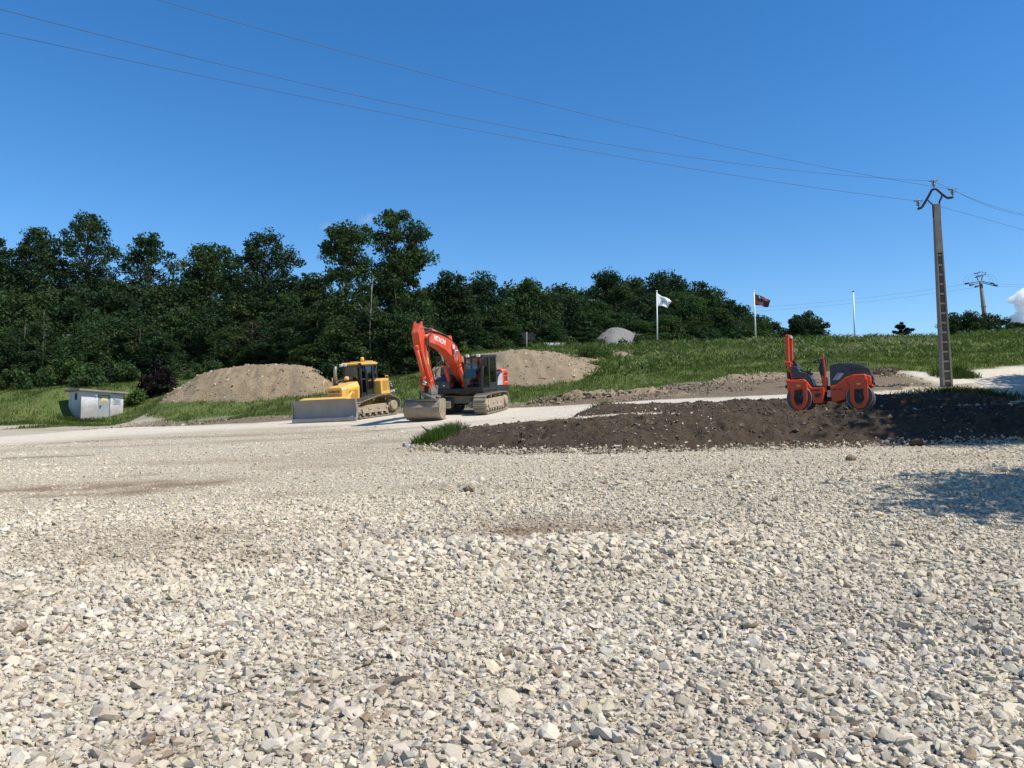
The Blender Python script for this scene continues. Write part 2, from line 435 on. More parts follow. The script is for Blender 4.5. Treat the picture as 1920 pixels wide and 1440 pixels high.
TOP_A = [(800,815,25.2),(870,799,25.5),(1000,791,25.2),(1100,789,24.9),(1200,785,24.6),(1280,781,24),(1350,778,23.2),(1500,776,22.6),(1640,775,22.6),(1800,765,22.6),(1920,761,22.6),(2100,757,22.6),(1499,774,24.2),(1613,774,23.2),(1560,772,24.8),(1800,762,25)]
BANK_B = [(1078,772,28.2),(1110,776,28.0),(1240,777,27.8),(1450,772,26.6),(1700,765,25.8),(1890,760,25.8),(1905,752,28),(1840,742,29.5),(1760,741,30),(1600,745,30.5),(1470,750,30.6),(1300,756,30.8),(1140,757,30.6),(1090,760,29.6)]
TOP_B = [(1090,763,29),(1140,757.5,29.5),(1300,756,29.2),(1470,750,28.8),(1600,746,28.5),(1700,742.5,28.2),(1780,741,28.2),(1860,746,28)]
def idw(X, Y, lst, pw=1.6):
    P = np.array([tuple(at(*c)) for c in lst]); w = 0; s = 0
    for p in P:
        k = 1 / (((X - p[0]) ** 2 + (Y - p[1]) ** 2) + .15) ** pw; w = w + k; s = s + k * p[2]
    return s / w
PA, PB = poly_world(BANK_A), poly_world(BANK_B)
def bankA(X, Y, rough=True):
    h = H(X, Y); d = sdist(X, Y, PA) + (fbm(X * .8, Y * .8, 41) * .3 + fbm(X * 3, Y * 3, 42) * .13 if rough else 0)
    t = np.clip(d / 2.1, 0, 1); k = 1 - (1 - t) ** 1.7
    z = h + (np.maximum(idw(X, Y, TOP_A) - h, .1)) * k
    if rough:
        lum = fbm(X * 1.1, Y * 2.2, 43) * .09 + fbm(X * 3.0, Y * 6.5, 44, 5, .68) * .135
        crack = np.abs(fbm(X * 1.6, Y * 4.5, 45, 4, .6)); lum = lum - .15 * np.exp(-(crack / .06) ** 2)
        z = z + lum * np.clip(t * 3, 0, 1) * (1 - .65 * sstep(22.4, 23.2, Y))
    return np.where(d < 0, h - .12, z), d
def bankB(X, Y, rough=True):
    h = H(X, Y); d = sdist(X, Y, PB) + (fbm(X * .9, Y * .9, 51) * .3 + fbm(X * 3, Y * 3, 52) * .12 if rough else 0)
    t = np.clip(d / 1.3, 0, 1); k = 1 - (1 - t) ** 1.6
    z = h + (np.maximum(idw(X, Y, TOP_B) - h, .12)) * k
    if rough: z = z + (fbm(X * 2.2, Y * 2.2, 53) * .09 + fbm(X * 6, Y * 6, 54) * .05) * np.clip(t * 3, 0, 1)
    return np.where(d < 0, h - .12, z), d
def earth_material(name, c1, c2, c3, stone=None, stone_amt=.0, sc=1.0):
    m, nt, b = new_mat(name); co = objco(nt)
    n1 = noise(nt, 1.3 * sc, 6, .68, co); n2 = noise(nt, 8 * sc, 5, .7, co)
    col = mix(nt, rng_map(nt, n1, .32, .68), c1, c2)
    col = mix(nt, rng_map(nt, n2, .5, .78, 0, .7), col, c3)
    if stone:
        v = nd(nt, 'ShaderNodeTexVoronoi', Scale=5.5 * sc); nt.links.new(co, v.inputs['Vector'])
        sp = nd(nt, 'ShaderNodeSeparateColor'); nt.links.new(v.outputs['Color'], sp.inputs[0])
        f = mathn(nt, 'MULTIPLY', mathn(nt, 'GREATER_THAN', sp.outputs[0], 1 - stone_amt), mathn(nt, 'LESS_THAN', v.outputs['Distance'], .36))
        col = mix(nt, f, col, stone)
    nt.links.new(col, b.inputs['Base Color']); b.inputs['Roughness'].default_value = .95; b.inputs['Specular IOR Level'].default_value = .12
    bump(nt, b, mathn(nt, 'ADD', n1, mathn(nt, 'MULTIPLY', n2, .45)), .9, .12 / sc)
    return m
M['soil'] = earth_material('dark_topsoil', (.055, .041, .029), (.082, .061, .042), (.036, .027, .019), (.45, .4, .32), .006, 1.6)
M['clay'] = earth_material('dry_clay', (.29, .222, .142), (.21, .158, .098), (.35, .278, .186), (.5, .46, .39), .012, .9)
M['clay_stony'] = earth_material('stony_clay', (.275, .215, .143), (.215, .165, .11), (.34, .275, .195), (.5, .45, .38), .02, 1.1)
M['grit'] = earth_material('grey_grit', (.19, .182, .172), (.225, .215, .2), (.155, .15, .14), None, 0, 1.2)
def height_patch(name, fn, x0, x1, y0, y1, sx, sy, mat):
    X, Y = np.meshgrid(np.arange(x0, x1, sx), np.arange(y0, y1, sy)); Z, d = fn(X, Y)
    n = X.shape; ix = np.arange(X.size).reshape(n)
    q = np.stack([ix[:-1, :-1], ix[:-1, 1:], ix[1:, 1:], ix[1:, :-1]], -1).reshape(-1, 4)
    keep = (d.ravel()[q] > 0).any(1); q = q[keep]; used, inv = np.unique(q, return_inverse=True)
    V = np.column_stack([X.ravel(), Y.ravel(), Z.ravel()])[used]
    return link(name, np_mesh(name, V, inv.ravel(), 4, True), mat)
tag(height_patch('soil_bank', bankA, -4.5, 20, 18, 27.6, .07, .05, M['soil']), 'long bank of dark brown topsoil edging the front of the yard', 'soil bank')
tag(height_patch('soil_bank', bankB, 1.5, 19, 25.4, 31.4, .08, .06, M['soil']), 'lower dark soil strip behind the road roller, beside the white road', 'soil bank')

def heap(name, base, tops, mat, label, cat, fall=1.8, step=.16, rough=.12, sd=0, power=1.35, pw=1.6):
    P = poly_world(base); mn = P.min(0) - .6; mx = P.max(0) + .6
    def fn(X, Y):
        h = H(X, Y); d = sdist(X, Y, P) + fbm(X * .9, Y * .9, 60 + sd) * .35 * min(1, fall)
        t = np.clip(d / fall, 0, 1); k = 1 - (1 - t) ** power
        top = np.maximum(idw(X, Y, tops, pw) - h, .05)
        z = h + top * k + (fbm(X * .8, Y * .8, 61 + sd) * rough + (.5 - np.abs(fbm(X * 1.9, Y * .9, 62 + sd))) * rough * .7 + fbm(X * 4, Y * 4, 63 + sd, 3) * rough * .4) * np.clip(t * 2, 0, 1)
        return np.where(d < 0, h - .15, z), d
    return tag(height_patch(name, fn, mn[0], mx[0], mn[1], mx[1], step, step, mat), label, cat)
heap('clay_heap', [(296,753,57),(330,756,56),(450,750,55.2),(560,744,55),(640,743,55.5),(645,730,64),(560,715,68),(430,715,68),(360,725,66),(305,740,62)],
     [(305,748,59),(340,722,60.5),(350,714,61),(378,702,61.5),(400,698,62),(430,694,62),(460,693,62),(500,691,62),(560,690,62),(590,691,62),(612,698,61.5),(635,715,61)], M['clay'], 'tan clay heap left of the bulldozer below dark trees', 'earth heap', 2.6, .14, .26, 0, 1.1, 2.4)
heap('clay_heap', [(790,718,55),(850,718,54),(940,722,53),(1020,722,53.2),(1090,708,54),(1128,690,57),(1125,680,64),(1050,670,68),(950,672,68),(850,672,68),(790,690,64)],
     [(800,692,60.5),(840,681,61),(900,675,61.5),(960,670,62),(1000,667,62.3),(1045,666,62.3),(1078,671,61.8),(1105,684,60.5)], M['clay_stony'], 'stony tan earth heap behind the orange excavator', 'earth heap', 2.6, .14, .26, 7, 1.1, 2.4)
heap('gravel_heap', [(1052,647,90),(1150,647,88),(1292,647,89),(1296,640,94),(1220,640,99),(1130,640,99),(1050,642,95)],
     [(1075,644,93.5),(1104,641,93.5),(1118,633,93.5),(1132,624,93.5),(1143,616.5,93.5),(1150,614,93.5),(1159,616,93.5),(1170,621,93.5),(1180,626,93.5),(1190,629.5,93.5),(1213,630,93.5),(1224,636,93.5),(1234,642,93.5),(1265,645,93.5)], M['grit'], 'grey gravel heap on the crest beside the white flag', 'gravel heap', 3.6, .2, .06, 14, 1.05, 3.0)
heap('chalk_patch', [(1136,665,66),(1160,679,63.5),(1185,675,64),(1182,655,69),(1160,651,71),(1140,655,70)],
     [(1160,664,67),(1170,656,69),(1150,657,69)], M['clay_stony'], 'small bare chalky slip on the bank below the grey gravel heap', 'earth patch', 1.5, .16, .12, 21)
heap('soil_heap', [(1625,698,44.5),(1660,701,43.5),(1690,698,44.5),(1690,694,47),(1640,694,47)],
     [(1640,689,45.5),(1655,683,45.5),(1670,688,45.5),(1685,693,45.5)], M['soil'], 'small dark soil heap on the verge behind the road roller', 'earth heap', 1.2, .1, .1, 28)
heap('clay_heap', [(1335,716,45),(1370,717,44.5),(1420,715,44.5),(1475,712,44.5),(1475,704,47),(1400,708,47.5),(1340,711,47)],
     [(1345,709,46),(1370,703,46),(1400,708,46),(1440,701,46),(1470,700,46)], M['clay'], 'low mound of scraped clay at the grass edge left of the road roller', 'earth heap', 1.4, .12, .12, 35)
heap('clay_heap', [(1670,729,38.6),(1695,731,38),(1712,729,38.6),(1712,727,40),(1672,727,40)],
     [(1683,721,39.2),(1695,717.5,39.2),(1705,724,39.2)], M['clay'], 'knee high clay clump on the verge beside the concrete pole', 'earth heap', .7, .07, .06, 42)
heap('turf_spoil', [(1010,756,45.5),(1100,750,45),(1180,744,44.7),(1255,737,44.7),(1255,731,46.5),(1180,734,47),(1060,741,47),(1010,749,46.5)],
     [(1040,745,46),(1070,739,46),(1100,737,46),(1125,731,46),(1150,733,46),(1190,732,46),(1240,731,46)], M['clay'], 'ragged ridge of dug turf and clay along the foot of the bank', 'earth heap', .8, .1, .3, 49)
heap('clay_clod', [(1262,748,40),(1295,747,40),(1297,742,41.2),(1264,742,41.2)], [(1275,736,40.6),(1288,733,40.6)], M['clay'], 'lone brown clod on the dirt verge before the white road', 'earth clod', .5, .05, .06, 56)
heap('chalk_patch', [(1715,650,62),(1762,654,61),(1770,640,67),(1730,638,69)], [(1740,645,65),(1755,646,64)], M['clay_stony'], 'pale bare patch on the bank top behind the concrete pole', 'earth patch', 1.4, .16, .06, 63)
heap('chalk_patch', [(1690,734,36.5),(1770,731,36.5),(1840,724,38),(1830,720,40),(1770,727,39.3),(1690,732,38)], [(1700,730,37.4),(1770,726,38),(1830,719,39.3)], M['ground'], 'strip of loose white stone at the foot of the concrete pole', 'stone strip', .4, .08, .08, 70)

# ------------------------------------------------------------------ loose stones
def stone_protos(n, seed, lo=9, hi=14, flat=.62):
    rn = random.Random(seed); out = []
    for _ in range(n):
        bm = bmesh.new()
        sx, sy, sz = 1, rn.uniform(.6, .95), rn.uniform(flat * .65, flat * 1.25)
        for _k in range(rn.randint(lo, hi)):
            p = Vector((rn.gauss(0, 1), rn.gauss(0, 1), rn.gauss(0, 1))).normalized() * rn.uniform(.82, 1.08)
            bm.verts.new((p.x * sx, p.y * sy, p.z * sz))
        bmesh.ops.convex_hull(bm, input=bm.verts)
        bmesh.ops.delete(bm, geom=[v for v in bm.verts if not v.link_faces], context='VERTS')
        bmesh.ops.triangulate(bm, faces=bm.faces)
        bm.verts.index_update()
        out.append((np.array([v.co[:] for v in bm.verts]), np.array([[v.index for v in f.verts] for f in bm.faces])))
        bm.free()
    return out
def scatter(name, protos, pos, rad, col, mat, tilt=.5, seed=1):
    g = np.random.default_rng(seed); n = len(pos)
    yaw = g.uniform(0, 2 * math.pi, n); tx = g.normal(0, tilt, n); ty = g.normal(0, tilt, n)
    cz, sz, cx, sx, cy, sy = np.cos(yaw), np.sin(yaw), np.cos(tx), np.sin(tx), np.cos(ty), np.sin(ty)
    zero, one = np.zeros(n), np.ones(n)
    def mm(a): return np.array(a).transpose(2, 0, 1)
    Rm = mm([[cz, -sz, zero], [sz, cz, zero], [zero, zero, one]]) @ mm([[one, zero, zero], [zero, cx, -sx], [zero, sx, cx]]) @ mm([[cy, zero, sy], [zero, one, zero], [-sy, zero, cy]])
    which = g.integers(0, len(protos), n); VV, FF, CC, base = [], [], [], 0
    for k, (v, f) in enumerate(protos):
        s = np.where(which == k)[0]
        if not len(s): continue
        P = np.einsum('nij,vj->nvi', Rm[s], v) * rad[s][:, None, None] + pos[s][:, None, :]
        VV.append(P.reshape(-1, 3)); nv = len(v)
        FF.append((f[None] + (base + np.arange(len(s)) * nv)[:, None, None]).reshape(-1)); base += len(s) * nv
        CC.append(np.repeat(col[s], nv, 0))
    me = np_mesh(name, np.vstack(VV), np.concatenate(FF), 3, False)
    vattr(me, 'tint', np.vstack(CC))
    return link(name, me, mat)
def stone_material(name='crushed_limestone', rough=.9):
    m, nt, b = new_mat(name); co = objco(nt)
    a = nt.nodes.new('ShaderNodeAttribute'); a.attribute_name = 'tint'
    n = noise(nt, 40, 5, .7, co); n2 = noise(nt, 9, 4, .6, co)
    col = mix(nt, rng_map(nt, n, .35, .7, 0, .35), a.outputs['Color'], (.25, .21, .155), 'MULTIPLY')
    col = mix(nt, rng_map(nt, n, .35, .75, 0, .45), a.outputs['Color'], (.34, .29, .21))
    col = mix(nt, rng_map(nt, n2, .5, .8, 0, .25), col, (.58, .55, .48))
    nt.links.new(col, b.inputs['Base Color']); b.inputs['Roughness'].default_value = rough; b.inputs['Specular IOR Level'].default_value = .2
    bump(nt, b, n, .5, .012)
    return m
M['stone'] = stone_material()
def limestone_colors(n, stain, g, dust=None):
    base = np.array([.535, .462, .342]); c = np.tile(base, (n, 1)) * g.normal(1, .13, n).clip(.62, 1.3)[:, None]
    c[:, 2] *= g.normal(1, .06, n); c[:, 0] *= g.normal(1, .02, n)
    k = g.random(n)
    gy_ = k < .16; c[gy_] = np.array([.4, .365, .295]) * g.normal(1, .15, gy_.sum()).clip(.6, 1.3)[:, None]
    lt = (k > .16) & (k < .27); c[lt] = np.array([.64, .57, .44]) * g.normal(1, .07, lt.sum())[:, None]
    bn = (k > .95); c[bn] = np.array([.225, .155, .095]) * g.normal(1, .2, bn.sum()).clip(.6, 1.4)[:, None]
    pk = (k > .9) & (k < .95); c[pk] = np.array([.4, .33, .25])
    s = np.clip(stain * 1.25, 0, 1)[:, None] * .95 * g.uniform(.55, 1.15, n)[:, None]
    c = c * (1 - s) + np.array([.25, .175, .11]) * s
    return np.clip(c, .03, .75)
protos_big = stone_protos(44, 5, 13, 22, .55)
protos_small = stone_protos(24, 6, 9, 13, .55)
def lay_stones(seed, y0, y1, dens, rmed, sig, rmax):
    """dens and rmed are (distances, values) tables so that size and cover change gradually"""
    g = np.random.default_rng(seed)
    hw = lambda y: .64 * y + 4.0
    ys = np.linspace(y0, y1, 60); wt = np.interp(ys, *dens) * 2 * hw(ys); n = int(wt.mean() * (y1 - y0))
    cdf = np.concatenate([[0], np.cumsum((wt[1:] + wt[:-1]) / 2)]); cdf /= cdf[-1]
    Y = np.interp(g.random(n), cdf, ys); X = g.uniform(-1, 1, n) * hw(Y)
    gr_, di_, fi_, st_ = masks(X, Y); dA = sdist(X, Y, PA); cs = coarse(X, Y)
    st_ = np.clip(st_ + .75 * np.exp(np.minimum(dA, 0) / .45) * np.clip(.6 + fbm(X * 1.2, Y * 1.2, 96) * 1.3, 0, 1.2), 0, 1)
    cov = fbm(X * .6, Y * .8, 90)
    # compacted patches hold fewer and smaller stones
    keep = (g.random(len(X)) < (1 - .97 * fi_) * (1 - .8 * st_) * np.clip(1.0 + cov * .7, .35, 1)) & (gr_ < .1) & (di_ < .2) & (dA < .15)
    X, Y, st_, cs = X[keep], Y[keep], st_[keep], cs[keep]; n = len(X)
    r = np.exp(g.normal(0, sig, n)) * np.interp(Y, *rmed)
    r *= (1 + .75 * cs) * (1 - .3 * st_) * (1 + .28 * fbm(X * .35 + 5, Y * .5, 77))
    r = np.clip(r, .011, rmax)
    Z = H(X, Y) + r * g.uniform(-.05, .42, n) - r * .3 * sstep(9, 18, Y)
    tone = (1 + .16 * fbm(X * .16, Y * .2, 91) + .14 * fbm(X * .7, Y * .8, 92))[:, None]
    dusty = np.clip(fbm(X * .3, Y * .4, 93) * 1.6 + .1, 0, .55)[:, None]
    nearf = sstep(14, 6, Y)[:, None]
    cc = limestone_colors(n, st_, g) * tone * (np.array([.95, .965, 1.01]) * nearf + np.array([1.06, 1.06, 1.06]) * (1 - nearf))
    return np.column_stack([X, Y, Z]), r, cc * (1 - dusty) + np.array([.55, .475, .35]) * tone * dusty, g
P1, r1, c1, _ = lay_stones(1, 2.6, 13, ((2.6, 7, 13), (980, 800, 480)), ((2.6, 7, 13), (.0255, .0245, .023)), .4, .085)
P2b, r2b, c2b, _ = lay_stones(22, 2.6, 13, ((2.6, 9, 13), (760, 620, 150)), ((2, 20), (.013, .013)), .3, .03)
P3, r3, c3, _ = lay_stones(3, 13, 36, ((13, 17, 21, 28, 36), (430, 300, 190, 90, 60)), ((13, 18, 36), (.0245, .0235, .028)), .42, .085)
tag(scatter('gravel_stones', protos_big, P1, r1, c1, M['stone'], .5, 1), 'loose crushed limestone covering the near yard', 'gravel', None, 'stuff')
tag(scatter('gravel_chippings', protos_small, np.vstack([P2b, P3]), np.r_[r2b, r3], np.vstack([c2b, c3]), M['stone'], .5, 2), 'smaller limestone chippings between the stones and across the far yard', 'gravel', None, 'stuff')

# clods and pale stones on the soil banks
def on_bank(seed, n, fn, box, dlo, dhi):
    g = np.random.default_rng(seed); X = g.uniform(box[0], box[1], n); Y = g.uniform(box[2], box[3], n)
    Z, d = fn(X, Y); ok = (d > dlo) & (d < dhi); return np.column_stack([X, Y, np.maximum(Z, H(X, Y))])[ok], g
parts = []
pa, g = on_bank(5, 12000, bankA, (-4, 18, 18.5, 26), .02, 9); ra = np.exp(g.normal(math.log(.026), .6, len(pa))).clip(.01, .14); parts.append((pa, ra, np.array([.068, .048, .031]) * g.normal(1, .2, len(pa)).clip(.5, 1.5)[:, None]))
pa, g = on_bank(6, 9000, bankB, (2, 19, 25.5, 31.4), .02, 9); ra = np.exp(g.normal(math.log(.04), .45, len(pa))).clip(.015, .14); parts.append((pa, ra, np.array([.066, .048, .031]) * g.normal(1, .2, len(pa)).clip(.5, 1.5)[:, None]))
pa, g = on_bank(7, 6500, bankA, (-4, 18, 17.6, 24), -.8, .06); ra = np.exp(g.normal(math.log(.045), .4, len(pa))).clip(.02, .12); parts.append((pa, ra, np.array([.078, .056, .036]) * g.normal(1, .2, len(pa)).clip(.5, 1.5)[:, None]))
M['clod'] = earth_material('soil_crumb', (.085, .06, .039), (.115, .083, .053), (.06, .043, .03), None, 0, 3)
tag(scatter('soil_crumbs', protos_small, np.vstack([p[0] for p in parts]), np.concatenate([p[1] for p in parts]), np.vstack([p[2] for p in parts]), M['stone'], .6, 3), 'crumbled dark soil clods over the soil banks', 'soil crumbs', None, 'stuff')
parts = []
def stone_cluster(px, py, Y, rx, ry, n, r, seed, fn):
    g = np.random.default_rng(seed); c = at(px, py, Y); X = g.normal(c.x, rx, n); Yy = g.normal(c.y, ry, n)
    Z = np.maximum(fn(X, Yy)[0], H(X, Yy)) + r * .3
    rr = np.exp(g.normal(math.log(r), .35, n)); parts.append((np.column_stack([X, Yy, Z]), rr, limestone_colors(n, np.zeros(n), g) * 1.05))
for a in ((1235,822,21.2,.5,.5,24,.035,1),(1215,800,22,.6,.6,12,.04,2),(1335,800,22,.25,.5,22,.035,3),(1330,825,21,.2,.3,14,.035,4),(1070,832,21.5,1.0,.3,14,.03,5),(1000,800,24,1.2,.8,10,.03,6),(1500,800,22,2.5,.8,18,.025,7),(960,838,22,.8,.2,10,.03,8),
          (1700,765,24.5,.45,.3,60,.05,9),(1830,765,24.5,.7,.35,50,.055,10),(1590,768,23,.5,.15,12,.05,11),(1640,771,22.8,.5,.15,10,.05,12),(1750,800,21,2,.8,10,.03,13)):
    stone_cluster(*a, bankA)
for a in ((1085,778,27.5,.55,.3,140,.05,20),(1140,783,26.9,.7,.25,120,.045,21),(1200,784,26.6,.9,.2,70,.04,22),(1210,770,28,.4,.3,30,.04,23),(1400,772,27,2,.6,16,.03,24)):
    stone_cluster(*a, bankB)
g = np.random.default_rng(9)
# a rim of stone pushed up along the foot of the front bank
n = 2300; t = g.uniform(0, 10, n); ii = t.astype(int); fr = t - ii
E = PA[ii] * (1 - fr)[:, None] + PA[ii + 1] * fr[:, None]; E[:, 1] += g.normal(-.12, .3, n) + .2 * fbm(E[:, 0] * .9, E[:, 1], 95); E[:, 0] += g.normal(0, .1, n)
rr = np.exp(g.normal(math.log(.034), .42, n)).clip(.015, .085)
parts.append((np.column_stack([E, H(E[:, 0], E[:, 1]) + np.abs(g.normal(.03, .05, n))]), rr, limestone_colors(n, np.full(n, .15), g)))
tag(scatter('scattered_stones', protos_small, np.vstack([p[0] for p in parts]), np.concatenate([p[1] for p in parts]), np.vstack([p[2] for p in parts]), M['stone'], .6, 4), 'pale stones strewn along and over the dark soil banks', 'gravel', None, 'stuff')

# clods and dug turf lying on the dirt verge
g = np.random.default_rng(31); n = 30000; X = g.uniform(-24, 26, n); Y = g.uniform(39, 50, n); gr_, di_, fi_, st_ = masks(X, Y)
k = (di_ > .4) & (fbm(X * .5, Y * .9, 33) + .1 * (X > 0) > .16) & (g.random(n) < .6); X, Y = X[k], Y[k]; n = len(X); r = np.exp(g.normal(math.log(.045), .5, n)).clip(.02, .2)
cc = np.array([.175, .132, .086]) * g.normal(1, .25, n).clip(.45, 1.6)[:, None]; cc[g.random(n) < .08] = (.45, .41, .33)
tag(scatter('earth_clods', protos_small, np.column_stack([X, Y, H(X, Y) + r * .2]), r, cc, M['stone'], .6, 8), 'brown clods strewn over the bare dirt verge', 'earth clods', None, 'stuff')
c = at(1130, 742, 45.6); n = 850; X = c.x + g.uniform(-4.2, 4.2, n); Y = c.y + g.normal(0, .5, n); k = fbm(X * .9, Y * .7, 36) > -.15; X, Y = X[k], Y[k]; n = len(X); r = np.exp(g.normal(math.log(.075), .5, n)).clip(.03, .22)
tag(scatter('turf_clods', protos_small, np.column_stack([X, Y, H(X, Y) + g.uniform(0, .35, n) * (1 - np.abs(Y - c.y) / 2).clip(0)]), r, np.array([.15, .118, .078]) * g.normal(1, .3, n).clip(.4, 1.7)[:, None], M['stone'], .7, 9), 'ragged clods of dug turf along the foot of the bank', 'earth clods', None, 'stuff')
# clods and stones lying on the heaps
def on_object(nm_list, n, rm, cols, seed, name, label, rmax=.16):
    g = np.random.default_rng(seed); PP, RR, CC = [], [], []
    for o, k in nm_list:
        v = np.empty(len(o.data.vertices) * 3, np.float32); o.data.vertices.foreach_get('co', v); v = v.reshape(-1, 3)
        i = g.integers(0, len(v), k); PP.append(v[i] + g.normal(0, .05, (k, 3)) * (1, 1, .1)); r = np.exp(g.normal(math.log(rm), .55, k)).clip(.012, rmax); RR.append(r)
        c = np.array(cols)[g.integers(0, len(cols), k)] * g.normal(1, .2, k).clip(.5, 1.5)[:, None]; CC.append(c)
    tag(scatter(name, protos_small, np.vstack(PP), np.concatenate(RR), np.clip(np.vstack(CC), .02, .7), M['stone'], .6, seed), label, 'earth clods', None, 'stuff')
hp = {o['label'].split()[0] + o['label'].split()[1]: o for o in bpy.data.objects if o.get('category') == 'earth heap'}
on_object([(hp['tanclay'], 2400), (hp['stonytan'], 3000), (hp['lowmound'], 700), (hp['kneehigh'], 160)], 0, .05, [(.26, .2, .128), (.21, .158, .1), (.31, .245, .165), (.29, .222, .145), (.245, .186, .12), (.47, .43, .36)], 61, 'heap_clods', 'clods and stones lying over the tan earth heaps')
on_object([(hp['smalldark'], 420)], 0, .06, [(.06, .043, .028), (.09, .065, .042)], 62, 'heap_clods', 'dark clods on the small soil heap behind the roller')
# ------------------------------------------------------------------ machines (local frame: +x forward, +y left, +z up)
def machine_rot(x, y, fwd, tilt=.5):
    e = 1.5
    n = Vector((-(Hs(x + e, y) - Hs(x - e, y)) / (2 * e), -(Hs(x, y + e) - Hs(x, y - e)) / (2 * e), 1)).normalized()
    f0 = Vector((fwd[0], fwd[1], 0)); l0 = Vector((-fwd[1], fwd[0], 0))
    pf, pl_ = -n.dot(f0) / n.z, -n.dot(l0) / n.z * tilt          # slope along and (eased) across
    f = (f0 + Vector((0, 0, pf))).normalized(); l = (l0 + Vector((0, 0, pl_))); l = (l - f * l.dot(f)).normalized(); n = f.cross(l)
    return Matrix((f, l, n)).transposed().to_quaternion()
def round_path(poly, rad, seg=5):
    """closed polygon with rounded corners; rad per corner"""
    out = []; n = len(poly)
    for i in range(n):
        p = Vector(poly[i]).to_2d(); a = Vector(poly[i - 1]).to_2d(); b = Vector(poly[(i + 1) % n]).to_2d()
        u = (a - p).normalized(); v = (b - p).normalized(); r = rad[i] if isinstance(rad, (list, tuple)) else rad
        ang = u.angle(v); d = min(r / math.tan(ang / 2), (a - p).length * .49, (b - p).length * .49); rr = d * math.tan(ang / 2)
        c = p + (u + v).normalized() * (rr / math.sin(ang / 2))
        s, e = p + u * d - c, p + v * d - c
        a0 = math.atan2(s.y, s.x); da = math.atan2(e.y, e.x) - a0
        while da > math.pi: da -= 2 * math.pi
        while da < -math.pi: da += 2 * math.pi
        for k in range(seg + 1): out.append((c.x + rr * math.cos(a0 + da * k / seg), c.y + rr * math.sin(a0 + da * k / seg)))
    return out
def resample(path, n):
    P = [Vector(p) for p in path] + [Vector(path[0])]; L = [0]
    for i in range(len(P) - 1): L.append(L[-1] + (P[i+1] - P[i]).length)
    out = []
    for k in range(n):
        t = L[-1] * k / n; i = max(j for j in range(len(L) - 1) if L[j] <= t + 1e-9)
        d = P[i+1] - P[i]; out.append((P[i] + d * ((t - L[i]) / max(d.length, 1e-6)), d.normalized(), L[-1] / n))
    return out
def make_track(parent, path, yc, width, n, inner, idlers, rollers, frame_poly, out):
    """crawler belt of n shoes with grousers; frame, idler, sprocket and rollers inside it. out = +1/-1 outer side"""
    mb = MB(); area = sum(path[i][0] * path[(i+1) % len(path)][1] - path[(i+1) % len(path)][0] * path[i][1] for i in range(len(path)))
    sgn = 1 if area > 0 else -1
    for (p, d, l) in resample(path, n):
        nrm = Vector((d.y, -d.x)) * sgn                      # outward
        rot = Matrix(((d.x, 0, nrm.x), (0, 1, 0), (d.y, 0, nrm.y)))
        c = p - nrm * .02
        mb.box((c.x, yc, c.y), (l * .93, width, .028), rot)
        g_ = p + nrm * .012 - d * (l * .3)
        mb.box((g_.x, yc, g_.y), (.03, width * .97, .036), rot)
        k = p - nrm * .085
        mb.box((k.x, yc - .09, k.y), (l * .8, .05, .1), rot); mb.box((k.x, yc + .09, k.y), (l * .8, .05, .1), rot)
    t = mb.build('track', M['track'], parent, .006)
    f = MB().prism(frame_poly, yc - .17, yc + .17)
    f.prism([(p[0] * .8, p[1] * .96) for p in frame_poly], yc + out * .17, yc + out * .235)
    for x in (-.9, -.2, .55): f.box((x, yc + out * .24, sum(p[1] for p in frame_poly) / len(frame_poly)), (.22, .06, .1))
    f.build('track_frame', M['tan'], t, .012)
    for nm, (x, z, r, hub) in zip(('idler', 'sprocket'), idlers):
        w = MB().lathe((x, yc, z), [(r * .5, -.2), (r, -.17), (r, -.07), (r * .86, -.05), (r * .86, .05), (r, .07), (r, .17), (r * .5, .2)])
        w.lathe((x, yc + out * .2, z), [(hub, -.06 * out), (hub, .06 * out), (hub * .75, .1 * out)])
        if nm == 'sprocket':
            for k in range(18):
                a = 2 * math.pi * k / 18
                w.box((x + math.cos(a) * (r + .015), yc, z + math.sin(a) * (r + .015)), (.07, .09, .06), Matrix.Rotation(-a, 3, 'Y'))
        w.build(nm, M['tan'], t)
    for x, z, r in rollers:
        MB().lathe((x, yc, z), [(r * .6, -.22), (r, -.2), (r, -.1), (r * .7, -.08), (r * .7, .08), (r, .1), (r, .2), (r * .6, .22)], seg=16).build('roller', M['tan'], t)
    return t
def cylinder(parent, name, p0, p1, r, rod, mat, frac=.6, lug=True):
    """hydraulic ram: barrel from p0, rod to p1"""
    p0, p1 = Vector(p0), Vector(p1); m_ = p0.lerp(p1, frac)
    b = MB().cyl(p0, m_, r, 16); b.cyl(m_ - (m_ - p0).normalized() * .09, m_ + (m_ - p0).normalized() * .02, r * 1.18, 16)
    b.cyl(p0 + Vector((0, -r * 1.2, 0)), p0 + Vector((0, r * 1.2, 0)), r * 1.1, 14)
    o = b.build(name, mat, parent)
    q = MB().cyl(m_, p1, rod, 12); q.cyl(p1 + Vector((0, -rod * 2, 0)), p1 + Vector((0, rod * 2, 0)), rod * 1.8, 12)
    q.build('rod', M['chrome'], o); return o
def turn_about(o, ang, px, py, dz=0):
    """swing a part about a vertical pin at local (px, py)"""
    o.rotation_euler = (0, 0, ang); v = Matrix.Rotation(ang, 3, 'Z') @ Vector((px, py, 0))
    o.location = (px - v.x, py - v.y, dz)
